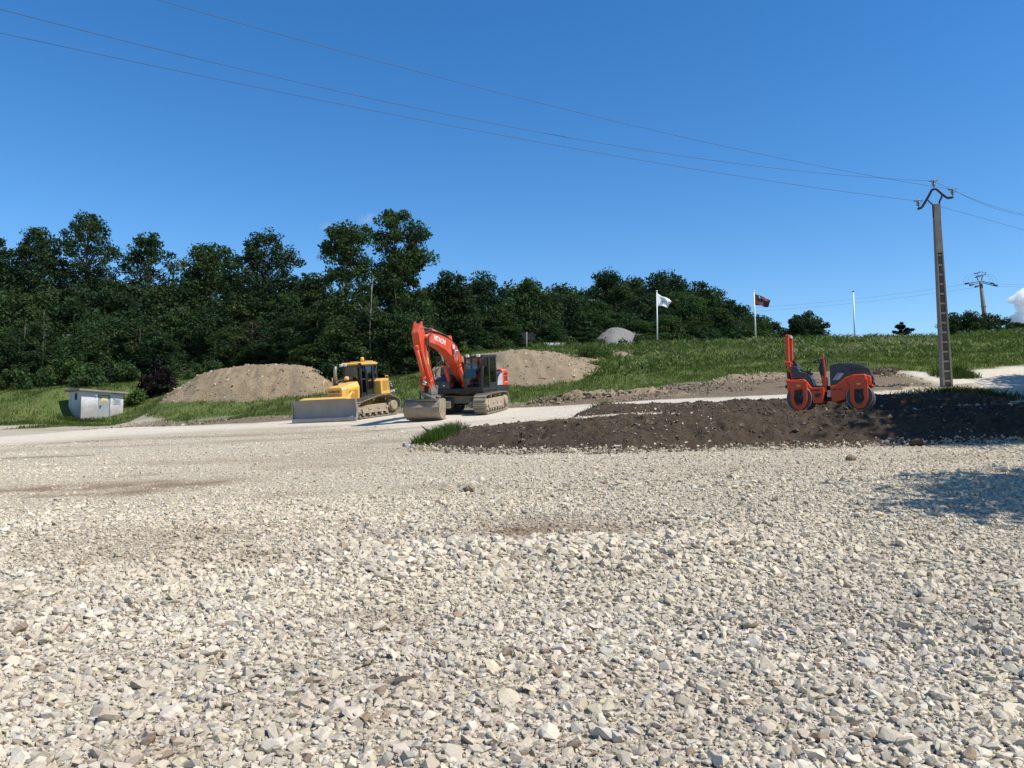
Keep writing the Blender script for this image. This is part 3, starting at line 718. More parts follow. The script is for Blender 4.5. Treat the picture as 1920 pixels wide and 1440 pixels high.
def seat(parent, x, y, z, mat):
    mb = MB().prism(round_path([(x - .25, z), (x + .28, z), (x + .3, z + .13), (x - .22, z + .12)], .04, 3), y - .26, y + .26)
    mb.prism(round_path([(x - .3, z + .1), (x - .18, z + .1), (x - .34, z + .78), (x - .46, z + .76)], .04, 3), y - .25, y + .25)
    mb.prism(round_path([(x - .37, z + .8), (x - .3, z + .8), (x - .35, z + 1.0), (x - .43, z + .98)], .03, 3), y - .13, y + .13)
    return mb.build('seat', mat, parent, .015)

# ================================================================== bulldozer
def bulldozer():
    a = R(28); fwd = (-math.sin(a), -math.cos(a)); pos = at(671, 779, 42.2)
    q = machine_rot(pos.x, pos.y, fwd, .42); pos.z = Hs(pos.x, pos.y) + .02
    t = empty('bulldozer', pos, 'yellow bulldozer with a wide grey blade parked left of the orange excavator', 'bulldozer', None, q)
    path = round_path([(1.62, .02), (-1.55, .02), (-1.98, .42), (-1.85, .86), (-.95, 1.13), (-.1, 1.12), (1.45, .86), (1.98, .5)], [.34, .3, .32, .3, .6, .6, .42, .34], 6)
    fp = [(1.35, .26), (1.45, .5), (1.1, .66), (-.9, .66), (-1.1, .5), (-1.05, .26)]
    for s in (1, -1):
        make_track(t, path, s * 1.02, .82, 44, None, [(1.53, .46, .33, .15), (-1.53, .52, .36, .3)], [(x, .2, .11) for x in (1.0, .5, 0, -.5, -.95)] + [(.1, .93, .09)], fp, s)
    MB().span((-1.75, -.55, .42), (1.3, .55, 1.0)).span((-1.9, -.45, .55), (-1.6, .45, 1.3)).build('body', M['yellow'], t, .03)
    # hood: narrow nose widening and rising to the cab
    h = MB(); nose = [(-.46, .9), (.46, .9), (.5, 1.5), (.42, 1.64), (-.42, 1.64), (-.5, 1.5)]; tail = [(-.6, .9), (.6, .9), (.64, 1.62), (.52, 1.9), (-.52, 1.9), (-.64, 1.62)]
    mid = [(-.5, .9), (.5, .9), (.54, 1.56), (.45, 1.72), (-.45, 1.72), (-.54, 1.56)]
    h.prism(nose, 1.72, 1.38, 'x', poly1=mid); h.prism(mid, 1.38, .48, 'x', poly1=tail)
    hood = h.build('hood', M['yellow'], t, .035)
    g = MB()
    for k in range(5): g.span((1.722, -.38, .98 + k * .07), (1.74, .38, 1.02 + k * .07))
    g.build('grille', M['tan'], hood)
    ym = paint('yellow_mesh', (.5, .26, .03), .7, (.3, .16, .03), None, 0, 40)
    for s in (1, -1):
        MB().add([(1.3, s * .515, 1.0), (.6, s * .602, 1.0), (.66, s * .622, 1.5), (1.25, s * .555, 1.46)], [(0, 1, 2, 3)]).build('side_vent', ym, hood)
    lettering('lettering', 'KOMATSU', .115, M['black'], hood, (1.735, 0, 1.43), (0, 1, 0), (0, 0, 1))
    MB().tube([(1.2, -.32, 1.7), (1.2, -.32, 1.98)], .13, 14).build('exhaust_base', M['black'], hood)
    MB().tube([(1.2, -.32, 1.9), (1.2, -.32, 2.5), (1.17, -.32, 2.62), (1.13, -.32, 2.72)], [.09, .088, .08, .05], 14).build('exhaust_pipe', M['exhaust'], t)
    MB().lathe((.6, -.1, 1.98), [(.14, 0), (.14, .12), (.1, .18), (.03, .2)], 'z', 16).build('filter_cap', M['yellow'], hood)
    for y in (-.42, -.14):
        MB().tube([(1.62, y - .25, 1.3), (1.72, y - .25, 1.36), (1.75, y - .25, 1.95), (1.6, y - .25, 2.05), (1.42, y - .22, 1.72)] if y < -.2 else [(1.3, y - .3, 1.72), (1.32, y - .3, 2.12), (1.12, y - .3, 2.18), (1.02, y - .3, 1.85)], .024, 8).build('handrail', M['yellow'], hood)
    # cab
    x0, x1, yw, z0, z1 = -1.0, .24, .67, 1.25, 2.74
    f = MB()
    for s in (1, -1):
        f.tube([(x1 - .02, s * .55, z0), (x1 - .02, s * .55, z1 - .04)], .05, 8); f.tube([(-.05, s * yw, z0 - .2), (-.05, s * yw, z1 - .03)], .055, 8)
        f.tube([(-.62, s * yw, z0 + .3), (-.62, s * yw, z1 - .03)], .055, 8); f.tube([(x0, s * .62, 1.8), (x0 - .02, s * .6, z1 - .05)], .055, 8)
        f.span((-.62, s * (yw - .03), 1.02), (.4, s * yw, 1.28)); f.span((-.05, s * (yw - .035), 1.28), (-.62, s * yw, 1.44))
        f.tube([(x1, s * .55, 1.98), (-.05, s * yw, 1.98)], .035, 6); f.tube([(-.62, s * yw, 1.98), (x0, s * .62, 1.98)], .05, 6)
    f.span((x0 - .02, -.66, 1.05), (x0 + .06, .66, 1.98)); f.span((x1 - .06, -.56, 1.05), (x1, .56, 1.98)); f.span((x0, -.7, 1.05), (x1, .7, 1.12))
    f.span((x0 + .05, -.7, z1 - .07), (x1, .7, z1)); f.span((x1 - .75, -.45, 1.12), (x1 - .3, .45, 1.85))
    cab = f.build('cab', M['black'], t, .008)
    rf = MB().prism(round_path([(x1 + .08, z1), (x1 + .1, z1 + .08), (x1 - .1, z1 + .15), (x0 + .15, z1 + .15), (x0 - .06, z1 + .08), (x0 - .05, z1)], .03, 3), -.7, .7)
    rf.span((x0 + .05, -.5, z1 + .16), (x0 + .75, .5, z1 + .2))
    roof = rf.build('roof', M['yellow'], cab, .03)
    MB().lathe((-.28, .3, z1 + .22), [(.1, -.05), (.1, .08), (.085, .17), (.03, .19)], 'z', 16).build('beacon', M['amber'], cab)
    for y in (-.62, -.35, .62): MB().box((x1 + .11, y, z1 + .03), (.08, .17, .13)).build('work_light', M['lamp'] if y < 0 else M['black'], cab, .015)
    def pane(vs, m='dark_glass'): MB().add(vs + [tuple(Vector(v) + Vector((.0, .0, 0)) * 0) for v in []], [(0, 1, 2, 3)]).build('window', M[m], cab)
    pane([(x1 - .01, -.52, 1.98), (x1 - .01, .52, 1.98), (x1 - .01, .52, z1 - .06), (x1 - .01, -.52, z1 - .06)])
    for s in (1, -1):
        pane([(x1, s * .57, 2.0), (-.05, s * (yw - .01), 2.0), (-.05, s * (yw - .01), z1 - .06), (x1, s * .57, z1 - .06)])
        pane([(-.08, s * (yw - .015), 1.46), (-.6, s * (yw - .015), 1.46), (-.6, s * (yw - .015), z1 - .06), (-.08, s * (yw - .015), z1 - .06)])
        pane([(-.64, s * (yw - .01), 2.0), (x0, s * .63, 2.0), (x0, s * .62, z1 - .06), (-.64, s * (yw - .01), z1 - .06)])
    pane([(x0 + .01, -.58, 2.0), (x0 + .01, .58, 2.0), (x0 - .01, .56, z1 - .06), (x0 - .01, -.56, z1 - .06)])
    seat(t, -.5, 0, 1.5, M['seat'])
    MB().tube([(-.05, yw + .04, 1.5), (-.05, yw + .1, 1.55), (-.05, yw + .1, 2.4), (-.05, yw + .04, 2.45)], .015, 6).build('grab_handle', M['black'], cab)
    # rear tanks and fenders
    for s in (1, -1):
        pr = round_path([(-.68, 1.12), (-.66, 1.86), (-.9, 1.98), (-1.4, 1.95), (-1.86, 1.3), (-1.86, 1.14)], [.04, .08, .1, .1, .06, .04], 3)
        ft = MB().prism(pr, s * .6, s * 1.12).build('side_tank', M['yellow'], t, .03)
        v = MB()
        v.add([(-.82, s * 1.124, 1.32), (-1.22, s * 1.124, 1.32), (-1.3, s * 1.124, 1.84), (-.8, s * 1.124, 1.84)], [(0, 1, 2, 3)])
        v.add([(-1.3, s * 1.124, 1.34), (-1.42, s * 1.124, 1.34), (-1.36, s * 1.124, 1.84), (-1.33, s * 1.124, 1.84)], [(0, 1, 2, 3)])
        v.build('grille', bpy.data.materials['yellow_mesh'], ft)
        bk = MB().prism([(-1.47, 1.18), (-1.85, 1.18), (-1.85, 1.34), (-1.42, 1.92), (-1.37, 1.9)], s * 1.12, s * 1.135).build('rear_decal_panel', M['black'], ft)
        lettering('lettering', '61PX', .13, M['white'], bk, (-1.66, s * 1.142, 1.26), (-s, 0, 0), (0, 0, 1))
        st_ = MB()
        for k in range(3): st_.prism([(-1.38 - k*.06, 1.82 - k*.115), (-1.53 - k*.075, 1.76 - k*.115), (-1.53 - k*.075, 1.72 - k*.115), (-1.38 - k*.06, 1.78 - k*.115)], s * 1.136, s * 1.142)
        st_.build('rear_stripes', M['light_grey'], ft)
    MB().span((-1.84, -.6, 1.12), (-.9, .6, 1.85)).build('fuel_tank', M['yellow'], t, .04)
    MB().tube([(-1.35, .95, 1.95), (-1.35, .95, 2.1), (-1.55, .95, 2.1), (-1.55, .95, 1.93)], .025, 8).build('handrail', M['yellow'], t)
    MB().span((-2.1, -.45, .5), (-1.8, .45, 1.12)).build('rear_hitch', M['tan'], t, .03)
    # blade and its frame
    prof = []
    n = 12
    for k in range(n + 1):
        u = k / n; z = .02 + 1.06 * u; x = 2.62 - .19 * math.sin(math.pi * u) + .05 * u - (.02 if u > .1 else 0)
        prof.append((x, z))
    back = [(x - .05, z) for x, z in prof][::-1]
    bl = MB().prism(prof + back, -1.72, 1.72, smooth=False)
    for s in (1, -1): bl.prism([(2.56, .0), (2.66, 0.0), (2.63, .1), (2.5, .5), (2.64, 1.08), (2.45, 1.08), (2.32, .6), (2.4, .05)], s * 1.71, s * 1.74)
    for k in range(3): bl.span((2.22, -1.5, .25 + .32 * k), (2.42, 1.5, .31 + .32 * k))
    blade = bl.build('blade', M['steel'], t, .006)
    MB().prism([(2.60, -.01), (2.665, 0.0), (2.655, .17), (2.615, .17)], -1.71, 1.71).build('cutting_edge', M['steel'], blade, .004)
    MB().prism([(2.6, 1.085), (2.62, 1.11), (2.1, 1.19), (1.95, 1.16), (2.0, .9), (2.25, .86)], -1.3, 1.25, poly1=[(2.6, 1.085), (2.62, 1.11), (2.1, 1.19), (1.95, 1.16), (2.0, .9), (2.25, .86)]).build('blade_back_frame', M['yellow'], blade, .03)
    turn_about(blade, R(15), 2.0, 0); blade.location.y -= .2
    for s in (1, -1):
        MB().tube([(2.0 - s * .2, s * .9, .3), (1.6 - s * .1, s * .62, .38), (.2, s * .58, .5)], [.13, .14, .13], 8).build('push_arm', M['yellow'], t)
        cylinder(t, 'lift_cylinder', (1.15, s * .66, 1.35), (2.05 - s * .12, s * .55, .8), .07, .035, M['yellow'])
    MB().tube([(1.98, 1.2, 1.02), (1.5, .78, .98), (1.2, .6, .9)], [.07, .09, .1], 10).build('tilt_brace', M['yellow'], t)
    return t

# ================================================================== excavator
def ribbon(cl):
    """closed profile round a centre line [(x,z,half thickness)]"""
    up, dn = [], []
    for i, (x, z, h) in enumerate(cl):
        a = Vector(cl[max(i-1, 0)][:2]); b = Vector(cl[min(i+1, len(cl)-1)][:2]); d = (b - a).normalized(); n = Vector((-d.y, d.x))
        up.append((x + n.x * h, z + n.y * h)); dn.append((x - n.x * h, z - n.y * h))
    return up + dn[::-1]
def excavator():
    a = R(20.5); fwd = (-math.sin(a), -math.cos(a)); pos = at(880, 771, 40.6)
    q = machine_rot(pos.x, pos.y, fwd, .42); pos.z = Hs(pos.x, pos.y) + .02
    t = empty('excavator', pos, 'orange tracked excavator with raised boom and black cab behind the dark soil bank', 'excavator', None, q)
    path = round_path([(2.05, .02), (-2.0, .02), (-2.32, .5), (-2.05, .96), (-.9, 1.0), (.9, 1.0), (2.05, .95), (2.34, .5)], [.4, .4, .4, .4, .8, .8, .4, .4], 6)
    fp = [(1.6, .27), (1.75, .5), (1.5, .74), (-1.5, .74), (-1.75, .5), (-1.6, .27)]
    for s in (1, -1):
        tr = make_track(t, path, s * 1.22, .62, 48, None, [(1.85, .49, .37, .16), (-1.85, .5, .37, .26)], [(x, .2, .1) for x in (1.4, .95, .5, 0, -.5, -.95, -1.4)] + [(.8, .87, .08), (-.8, .87, .08)], fp, s)
        turn_about(tr, R(6), 0, 0)
    u = MB().span((-.85, -.6, .5), (.85, .6, .88)); u.lathe((0, 0, .92), [(.68, 0), (.68, .14), (.62, .14), (.62, .2)], 'z', 32)
    for sx in (1, -1):
        for s in (1, -1): u.prism([(sx * .9, .35), (sx * 1.55, .3), (sx * 1.5, .62), (sx * .7, .85)], s * .5, s * 1.06)
    turn_about(u.build('undercarriage', M['track'], t, .02), R(6), 0, 0)
    MB().prism(round_path([(1.3, 1.02), (1.3, 1.26), (-2.1, 1.26), (-2.3, 1.2), (-2.1, 1.02)], .02, 2), -1.36, 1.36).build('platform', M['black'], t, .02)
    # cab on the left
    x0, x1, y0, y1, z0, z1 = -.52, 1.32, .36, 1.36, 1.12, 2.86
    f = MB()
    for y in (y0 + .04, y1 - .04):
        f.tube([(x1 + .02, y, z0), (x1 + .06, y, 1.75), (x1 - .12, y, z1 - .08)], .05, 8); f.tube([(x0 + .04, y, z0), (x0 + .04, y, z1 - .05)], .05, 8)
        f.tube([(.42, y, z0), (.42, y, z1 - .05)], .06, 8)
        f.tube([(x1 + .02, y, z0 + .05), (x0, y, z0 + .05)], .05, 8); f.tube([(x1 - .1, y, z1 - .08), (x0, y, z1 - .06)], .06, 8)
    f.span((x1 - .02, y0, z0), (x1 + .05, y1, z0 + .2)); f.span((x0, y0, z0 - .04), (x1, y1, z0 + .04)); f.span((x0, y1 - .05, z0), (.42, y1 - .01, 1.5)); f.span((x0, y0, z0), (x0 + .05, y1, 1.9))
    f.span((x0, y0, z0), (x1 - .1, y0 + .03, 1.7)); f.tube([(x1 + .05, y0, 1.52), (x1 + .05, y1, 1.52)], .022, 6); f.tube([(x1 - .11, y0, z1 - .09), (x1 - .11, y1, z1 - .09)], .05, 8)
    cab = f.build('cab', M['black'], t, .008)
    MB().prism(round_path([(x1 - .02, z1 - .08), (x1 - .1, z1), (x0 + .1, z1 + .03), (x0 - .05, z1 - .02), (x0 - .05, z1 - .1), (x1 - .1, z1 - .12)], .03, 3), y0 - .01, y1 + .01).build('roof', M['black'], cab, .02)
    def pane(vs, m='glass'): MB().add(vs, [(0, 1, 2, 3)]).build('window', M[m], cab)
    pane([(x1 + .045, y0 + .07, z0 + .2), (x1 + .045, y1 - .07, z0 + .2), (x1 + .055, y1 - .07, 1.75), (x1 + .055, y0 + .07, 1.75)])
    pane([(x1 + .055, y0 + .07, 1.76), (x1 + .055, y1 - .07, 1.76), (x1 - .11, y1 - .07, z1 - .1), (x1 - .11, y0 + .07, z1 - .1)])
    pane([(x1 - .03, y1 - .03, z0 + .1), (.46, y1 - .03, z0 + .1), (.46, y1 - .03, z1 - .1), (x1 - .15, y1 - .03, z1 - .1)])
    pane([(.38, y1 - .03, 1.5), (x0 + .06, y1 - .03, 1.5), (x0 + .06, y1 - .03, z1 - .1), (.38, y1 - .03, z1 - .1)])
    pane([(x1 - .05, y0 + .03, 1.7), (x0 + .06, y0 + .03, 1.7), (x0 + .06, y0 + .03, z1 - .1), (x1 - .15, y0 + .03, z1 - .1)])
    pane([(x0 + .03, y0 + .06, 1.9), (x0 + .03, y1 - .06, 1.9), (x0 + .03, y1 - .06, z1 - .1), (x0 + .03, y0 + .06, z1 - .1)], 'dark_glass')
    seat(t, .15, .86, 1.5, M['seat'])
    for yy in (.54, 1.16): MB().span((.0, yy - .06, 1.2), (.45, yy + .06, 1.8)).tube([(.42, yy, 1.78), (.48, yy, 1.98)], .03, 6).build('control_console', M['grey_plastic'], t, .01)
    MB().span((1.05, .45, 1.14), (1.12, .6, 1.98)).span((1.0, .5, 1.9), (1.06, .72, 2.1)).build('monitor', M['grey_plastic'], t, .01)
    for y in (y0 + .22, y1 - .2): MB().box((x1 + .0, y, z1 - .02), (.1, .18, .13)).build('work_light', M['lamp'], cab, .02)
    MB().tube([(x1 + .0, y1 + .03, 1.3), (x1 + .05, y1 + .03, 1.8), (x1 - .1, y1 + .03, 2.7)], .018, 6).build('grab_handle', M['black'], cab)
    MB().tube([(x1 - .2, y1 - .1, 2.85), (x1 + .05, y1 + .12, 2.85), (x1 + .05, y1 + .12, 2.7)], .015, 6).box((x1 + .05, y1 + .12, 2.5), (.04, .2, .34)).build('mirror', M['black'], cab, .01)
    # engine housing, left side panels, counterweight
    MB().span((-1.75, -1.3, 1.3), (-.5, 1.28, 2.02)).span((-1.7, -.4, 2.0), (-.6, .95, 2.2)).build('engine_cover', M['grey_plastic'], t, .05)
    MB().span((-.55, 1.2, 1.3), (-1.72, 1.31, 1.92)).build('side_door', M['black'], t, .02)
    sw = MB(); arc = [(-1.42, 1.32)] + [(-1.42 + .72 * math.cos(k / 10 * math.pi / 2), 1.32 + .62 * math.sin(k / 10 * math.pi / 2)) for k in range(11)]
    sw.prism(arc, 1.31, 1.325); sw.build('silver_side_panel', M['light_grey'], t)
    cw = MB(); pl = [(-1.42, -1.34), (-2.2, -1.34), (-2.62, -1.05), (-2.78, -.5), (-2.78, .5), (-2.62, 1.05), (-2.2, 1.34), (-1.42, 1.34)]
    pl2 = [(x * (.985 if x < -2 else 1), y * .985) for x, y in pl]
    cw.prism(pl, 1.27, 2.0, 'z'); cw.prism(pl, 2.0, 2.14, 'z', poly1=[(x + (.12 if x < -1.5 else 0), y * .93) for x, y in pl])
    cw.prism([(-2.3, -1.3), (-2.6, -1.0), (-2.74, -.5), (-2.74, .5), (-2.6, 1.0), (-2.3, 1.3), (-2.2, 1.3), (-2.2, -1.3)], 1.02, 1.3, 'z')
    cwo = cw.build('counterweight', M['orange'], t, .05)
    lettering('lettering', '210', .24, M['black'], cwo, (-1.82, 1.349, 1.62), (-1, 0, 0), (0, 0, 1))
    v = MB()
    for k in range(4): v.span((-1.6, 1.34, 1.82 + k * .035), (-2.05, 1.348, 1.84 + k * .035))
    v.build('vent_slots', M['black'], cwo)
    w = MB().span((-2.12, 1.345, 1.6), (-2.19, 1.348, 1.66)).span((-2.05, 1.345, 1.45), (-1.7, 1.349, 1.475)); w.build('decal', M['white'], cwo)
    # right side boxes
    MB().prism(round_path([(1.25, 1.1), (1.3, 1.62), (.9, 1.86), (-.5, 1.86), (-.5, 1.1)], .05, 3), -1.34, -.42).build('tool_box', M['grey_plastic'], t, .04)
    MB().prism(round_path([(.55, 1.86), (.45, 2.35), (-.3, 2.4), (-.5, 1.86)], .08, 3), -1.3, -.5).build('fuel_tank', M['grey_plastic'], t, .04)
    MB().box((1.29, -.75, 1.42), (.03, .1, .07)).build('headlamp', M['lamp'], t, .01)
    MB().tube([(1.2, -1.3, 1.55), (1.25, -1.42, 1.65), (1.25, -1.42, 1.95)], .02, 6).box((1.26, -1.45, 1.95), (.08, .22, .4)).build('mirror', M['black'], t, .02)
    MB().tube([(1.15, -1.2, 1.8), (1.12, -1.2, 3.25), (1.1, -1.18, 3.3)], .012, 6).build('antenna', M['black'], t)
    MB().tube([(1.1, -1.28, 1.85), (1.1, -1.28, 2.35), (.2, -1.28, 2.75), (-.4, -1.28, 2.75), (-.4, -1.28, 2.4)], .02, 6).build('handrail', M['black'], t)
    # boom
    cl = [(.25, 1.62, .2), (.7, 2.06, .28), (1.25, 2.64, .33), (1.66, 3.0, .37), (2.1, 3.24, .36), (2.7, 3.44, .31), (3.4, 3.59, .27), (4.2, 3.69, .23), (4.72, 3.72, .2)]
    by = -.12
    boom = MB().prism(ribbon(cl), by - .24, by + .24).build('boom', M['orange'], t, .025)
    lettering('lettering', 'HITACHI', .23, M['white'], boom, (3.4, by + .246, 3.6), Vector((-1, 0, -.2)), (0, 0, 1), squash=1.0)
    MB().cyl((.25, by - .42, 1.72), (.25, by + .42, 1.72), .13).build('boom_pivot', M['orange'], t)
    for s in (1, -1): MB().span((-.15, by + s * .3, 1.27), (.55, by + s * .45, 1.9)).build('boom_bracket', M['orange'], t, .03)
    for s in (1, -1):
        cylinder(t, 'boom_cylinder', (1.05, by + s * .4, 1.42), (2.0, by + s * .37, 3.06), .1, .05, M['orange'], .62)
    bx = MB().box((2.02, by + .3, 3.3), (.2, .05, .2)); bx.build('boom_lamp', M['lamp'], boom, .02)
    cylinder(t, 'arm_cylinder', (1.9, by, 3.72), (5.03, by, 4.26), .11, .06, M['orange'], .64)
    MB().prism([(1.7, 3.4), (2.2, 3.6), (2.05, 3.86), (1.8, 3.84)], by - .13, by + .13).build('cylinder_bracket', M['orange'], boom, .02)
    hs = MB()
    for s, o in ((.14, .03), (.2, .05), (-.14, .03), (-.2, .05)):
        hs.tube([(.6, by + s, 2.35), (1.0, by + s, 2.82 + o), (1.55, by + s, 3.38 + o), (2.6, by + s, 3.8 + o), (3.5, by + s, 3.93 + o), (4.3, by + s, 3.98 + o), (4.75, by + s * 1.4, 3.98), (4.9, by + s * 2.0, 3.45), (4.75, by + s * 1.9, 3.1)], .028, 6)
    for s in (1, -1): hs.tube([(4.3, by + s * .3, 3.95), (4.75, by + s * .36, 3.75), (4.85, by + s * .36, 3.2), (4.6, by + s * .27, 2.6), (4.25, by + s * .27, 1.9), (4.0, by + s * .25, 1.35)], .028, 6)
    hs.build('hydraulic_hoses', M['rubber'], boom)
    # arm
    ap = [(5.02, 4.32), (5.16, 4.31), (5.42, 3.92), (5.2, 3.15), (4.28, 1.5), (4.05, 1.38), (3.92, 1.48), (4.0, 1.73), (4.62, 3.5), (4.72, 3.88)]
    arm = MB().prism(ap, by - .18, by + .18).build('arm', M['orange'], t, .025)
    MB().cyl((4.72, by - .34, 3.72), (4.72, by + .34, 3.72), .15).build('pin', M['orange'], arm)
    for s in (1, -1): MB().prism([(4.98, 4.1), (5.02, 4.42), (5.12, 4.42), (5.26, 4.1)], by + s * .2, by + s * .12).build('lug', M['orange'], arm, .015)
    MB().span((4.5, by + .181, 2.5), (4.68, by + .188, 2.8)).build('warning_label', M['amber'], arm)
    cylinder(t, 'bucket_cylinder', (5.33, by, 3.28), (4.62, by, 1.63), .09, .045, M['orange'], .86)
    lk = MB()
    for s in (1, -1):
        lk.tube([(4.35, by + s * .25, 1.95), (4.62, by + s * .25, 1.75)], .06, 8); lk.tube([(4.62, by + s * .2, 1.75), (4.42, by + s * .2, 1.35)], .06, 8)
    turn_about(lk.build('bucket_linkage', M['orange'], t), 0, 0, 0, -.1)
    cp = MB().prism([(3.8, 1.62), (4.15, 1.66), (4.55, 1.45), (4.5, 1.22), (3.85, 1.2)], by - .26, by - .16).prism([(3.8, 1.62), (4.15, 1.66), (4.55, 1.45), (4.5, 1.22), (3.85, 1.2)], by + .16, by + .26)
    cp.span((3.82, by - .24, 1.12), (4.5, by + .24, 1.3)); cp.lathe((4.15, by, .98), [(.24, -.05), (.3, 0), (.3, .12), (.22, .16)], 'z', 24)
    cp.prism([(3.75, .92), (4.55, .92), (4.62, 1.02), (3.7, 1.02)], by - .5, by + .5); cp.tube([(4.15, by - .55, 1.3), (4.1, by + .5, 1.05)], .07, 10); cp.tube([(4.5, by - .2, 1.32), (4.62, by + .5, 1.0)], .06, 10)
    turn_about(cp.build('tilt_coupler', M['coupler'], t, .015), 0, 0, 0, -.1)
    # ditching bucket, its round back to the viewer
    arc = [(3.62, .92), (3.95, .98), (4.3, .96), (4.55, .84), (4.68, .62), (4.66, .38), (4.5, .16), (4.2, .03), (3.75, -.01)]
    inn = [(x - .035 * (1 if x > 4 else .3), z - (.035 if z > .5 else -.03)) for x, z in arc][::-1]
    bw = .86
    bk = MB().prism(arc + inn, by - bw, by + bw, smooth=False)
    bucket = bk.build('bucket', M['bucket'], t, .006)
    for s in (1, -1): MB().prism(arc, by + s * (bw + .003), by + s * (bw - .03)).build('side_plate', M['bucket'], bucket, .005)
    for s in (1, -1): MB().prism([(4.05, .95), (4.3, .94), (4.2, 1.18), (4.08, 1.18)], by + s * .22, by + s * .18).build('lug', M['bucket'], bucket, .005)
    MB().prism([(3.5, -.02), (3.95, -.02), (3.95, .02), (3.5, .01)], by - bw, by + bw).build('cutting_edge', M['steel'], bucket)
    turn_about(bucket, R(8), 4.15, by, -.06); bucket.location.y -= .3
    return t

# ================================================================== tandem roller
def road_roller():
    a = R(27.6); fwd = (math.cos(a), -math.sin(a)); pos = at(1559, 771.5, 23.9)
    x, y = pos.x, pos.y
    q = machine_rot(x, y, fwd, 0.0)
    t = empty('road_roller', pos, 'orange tandem road roller with open seat and grey hood on the dark soil bank', 'road roller', None, q); t.scale = (.955, 1, 1.04)
    U = lambda u, v: ((u - 930) / 530, (1275 - v) / 505)
    P = lambda *l: [U(*p) for p in l]
    for dx in (-.862, .862):
        d = MB().lathe((dx, 0, .372), [(.33, -.6), (.372, -.6), (.375, -.585), (.375, .585), (.372, .6), (.33, .6), (.33, .56), (.1, .54)], seg=48)
        d.lathe((dx, 0, .372), [(.32, -.545), (.1, -.53)], seg=32)
        dr = d.build('drum', M['drum'], t)
        for s in (1, -1): MB().tube([(dx + .366 * math.cos(k * math.pi / 24), s * .6, .372 + .366 * math.sin(k * math.pi / 24)) for k in range(49)], .011, 6, cap=False).build('drum_rim', M['rim'], dr)
        MB().lathe((dx, 0, .372), [(.12, -.66), (.13, -.62), (.15, -.54), (.02, -.54)], seg=24).build('hub', M['black'], dr)
        o = round_path([(dx - .25, .86), (dx + .25, .86), (dx + .25, .3), (dx + .13, .04), (dx - .13, .04), (dx - .25, .3)], [.03, .03, .15, .14, .14, .15], 5)
        i_ = round_path([(dx - .115, .68), (dx + .115, .68), (dx + .135, .34), (dx + .08, .17), (dx - .08, .17), (dx - .135, .34)], [.02, .02, .08, .06, .06, .08], 5)
        for s in (1, -1):
            yk = MB().ring(o, i_, s * .635, s * .685); 
            yo = yk.build('drum_yoke', M['orange_roller'], t, .012)
            mo = MB().lathe((dx, s * .63, .37), [(.1, -.03 * s), (.1, .05 * s), (.06, .07 * s)], seg=20).span((dx - .06, s * .6, .38), (dx + .06, s * .67, .66)); mo.build('drum_motor', M['rubber'], yo, .01)
            MB().span((dx - .06, s * .685, .7), (dx + .06, s * .692, .75)).build('warning_label', M['amber'], yo)
    # rear body with operator station
    rb = P((285, 815), (560, 810), (610, 855), (665, 930), (862, 930), (862, 1010), (836, 1166), (688, 1166), (655, 1050), (600, 985), (480, 940), (380, 960), (285, 978))
    b = MB().prism(rb, -.56, .56); body = b.build('rear_body', M['orange_roller'], t, .025)
    for s in (1, -1):
        MB().prism(P((280, 820), (560, 815), (600, 850), (610, 935), (520, 960), (300, 985)), s * .56, s * .68).build('yoke_cover', M['orange_roller'], body, .02)
    MB().prism(P((716, 1022), (805, 1022), (805, 1052), (760, 1080), (716, 1080)), -.565, -.57).build('step_pocket', M['black'], body)
    lettering('lettering', 'HAMM', .05, M['black'], body, (*[ (712-930)/530 ], -.566, (1275-978)/505), (1, 0, 0), (0, 0, 1), squash=1.5)
    MB().prism(P((690, 905), (872, 915), (872, 935), (690, 935)), -.55, .55).build('floor_plate', M['rubber'], t, .008)
    cs = P((335, 612), (440, 610), (492, 690), (600, 722), (660, 800), (706, 915), (655, 918), (560, 822), (480, 800), (370, 795))
    MB().prism(cs, -.5, .5).build('seat_console', M['grey_plastic'], t, .03)
    st_ = MB().prism(round_path(P((345, 515), (390, 515), (450, 610), (460, 690), (400, 690)), .03, 3), -.24, .24).prism(round_path(P((440, 690), (590, 690), (640, 720), (600, 745), (440, 745)), .03, 3), -.26, .26)
    st_.build('seat', M['seat'], t, .02)
    for s in (1, -1):
        ar = MB().prism(round_path(P((470, 640), (560, 690), (600, 685), (640, 690), (645, 715), (580, 725), (480, 700)), .02, 2), s * .3, s * .38).tube([U(600, 690)[:1] + (s * .34,) + U(600, 690)[1:], U(590, 640)[:1] + (s * .34,) + U(590, 640)[1:], U(625, 632)[:1] + (s * .34,) + U(625, 632)[1:]], .02, 6)
        ar.build('armrest', M['black'], t, .008)
    # roll bar
    ro = MB()
    for s in (1, -1):
        ro.prism(P((260, 145), (318, 145), (318, 545), (340, 600), (345, 640), (405, 815), (345, 815), (285, 640), (262, 560)), s * .31, s * .4)
        ro.span((*[U(240, 575)[0]], s * .29, U(240, 575)[1]), (U(345, 540)[0], s * .42, U(345, 540)[1]))
    ro.prism(P((260, 138), (318, 138), (318, 185), (260, 185)), -.4, .4); ro.prism(P((270, 800), (330, 800), (330, 860), (270, 860)), -.56, .56)
    ro.build('roll_bar', M['orange_roller'], t, .02)
    MB().span((-1.17, -.2, 2.17), (-1.12, .2, 2.26)).build('rear_lamp_bar', M['light_grey'], t, .01)
    MB().prism(P((275, 680), (300, 680), (325, 810), (280, 830)), -.45, .45).build('rear_panel', M['black'], t, .01)
    for s in (1, -1): MB().box((U(276, 910)[0] - .02, s * .45, U(276, 910)[1]), (.06, .12, .09)).build('tail_light', M['black'], body, .01)
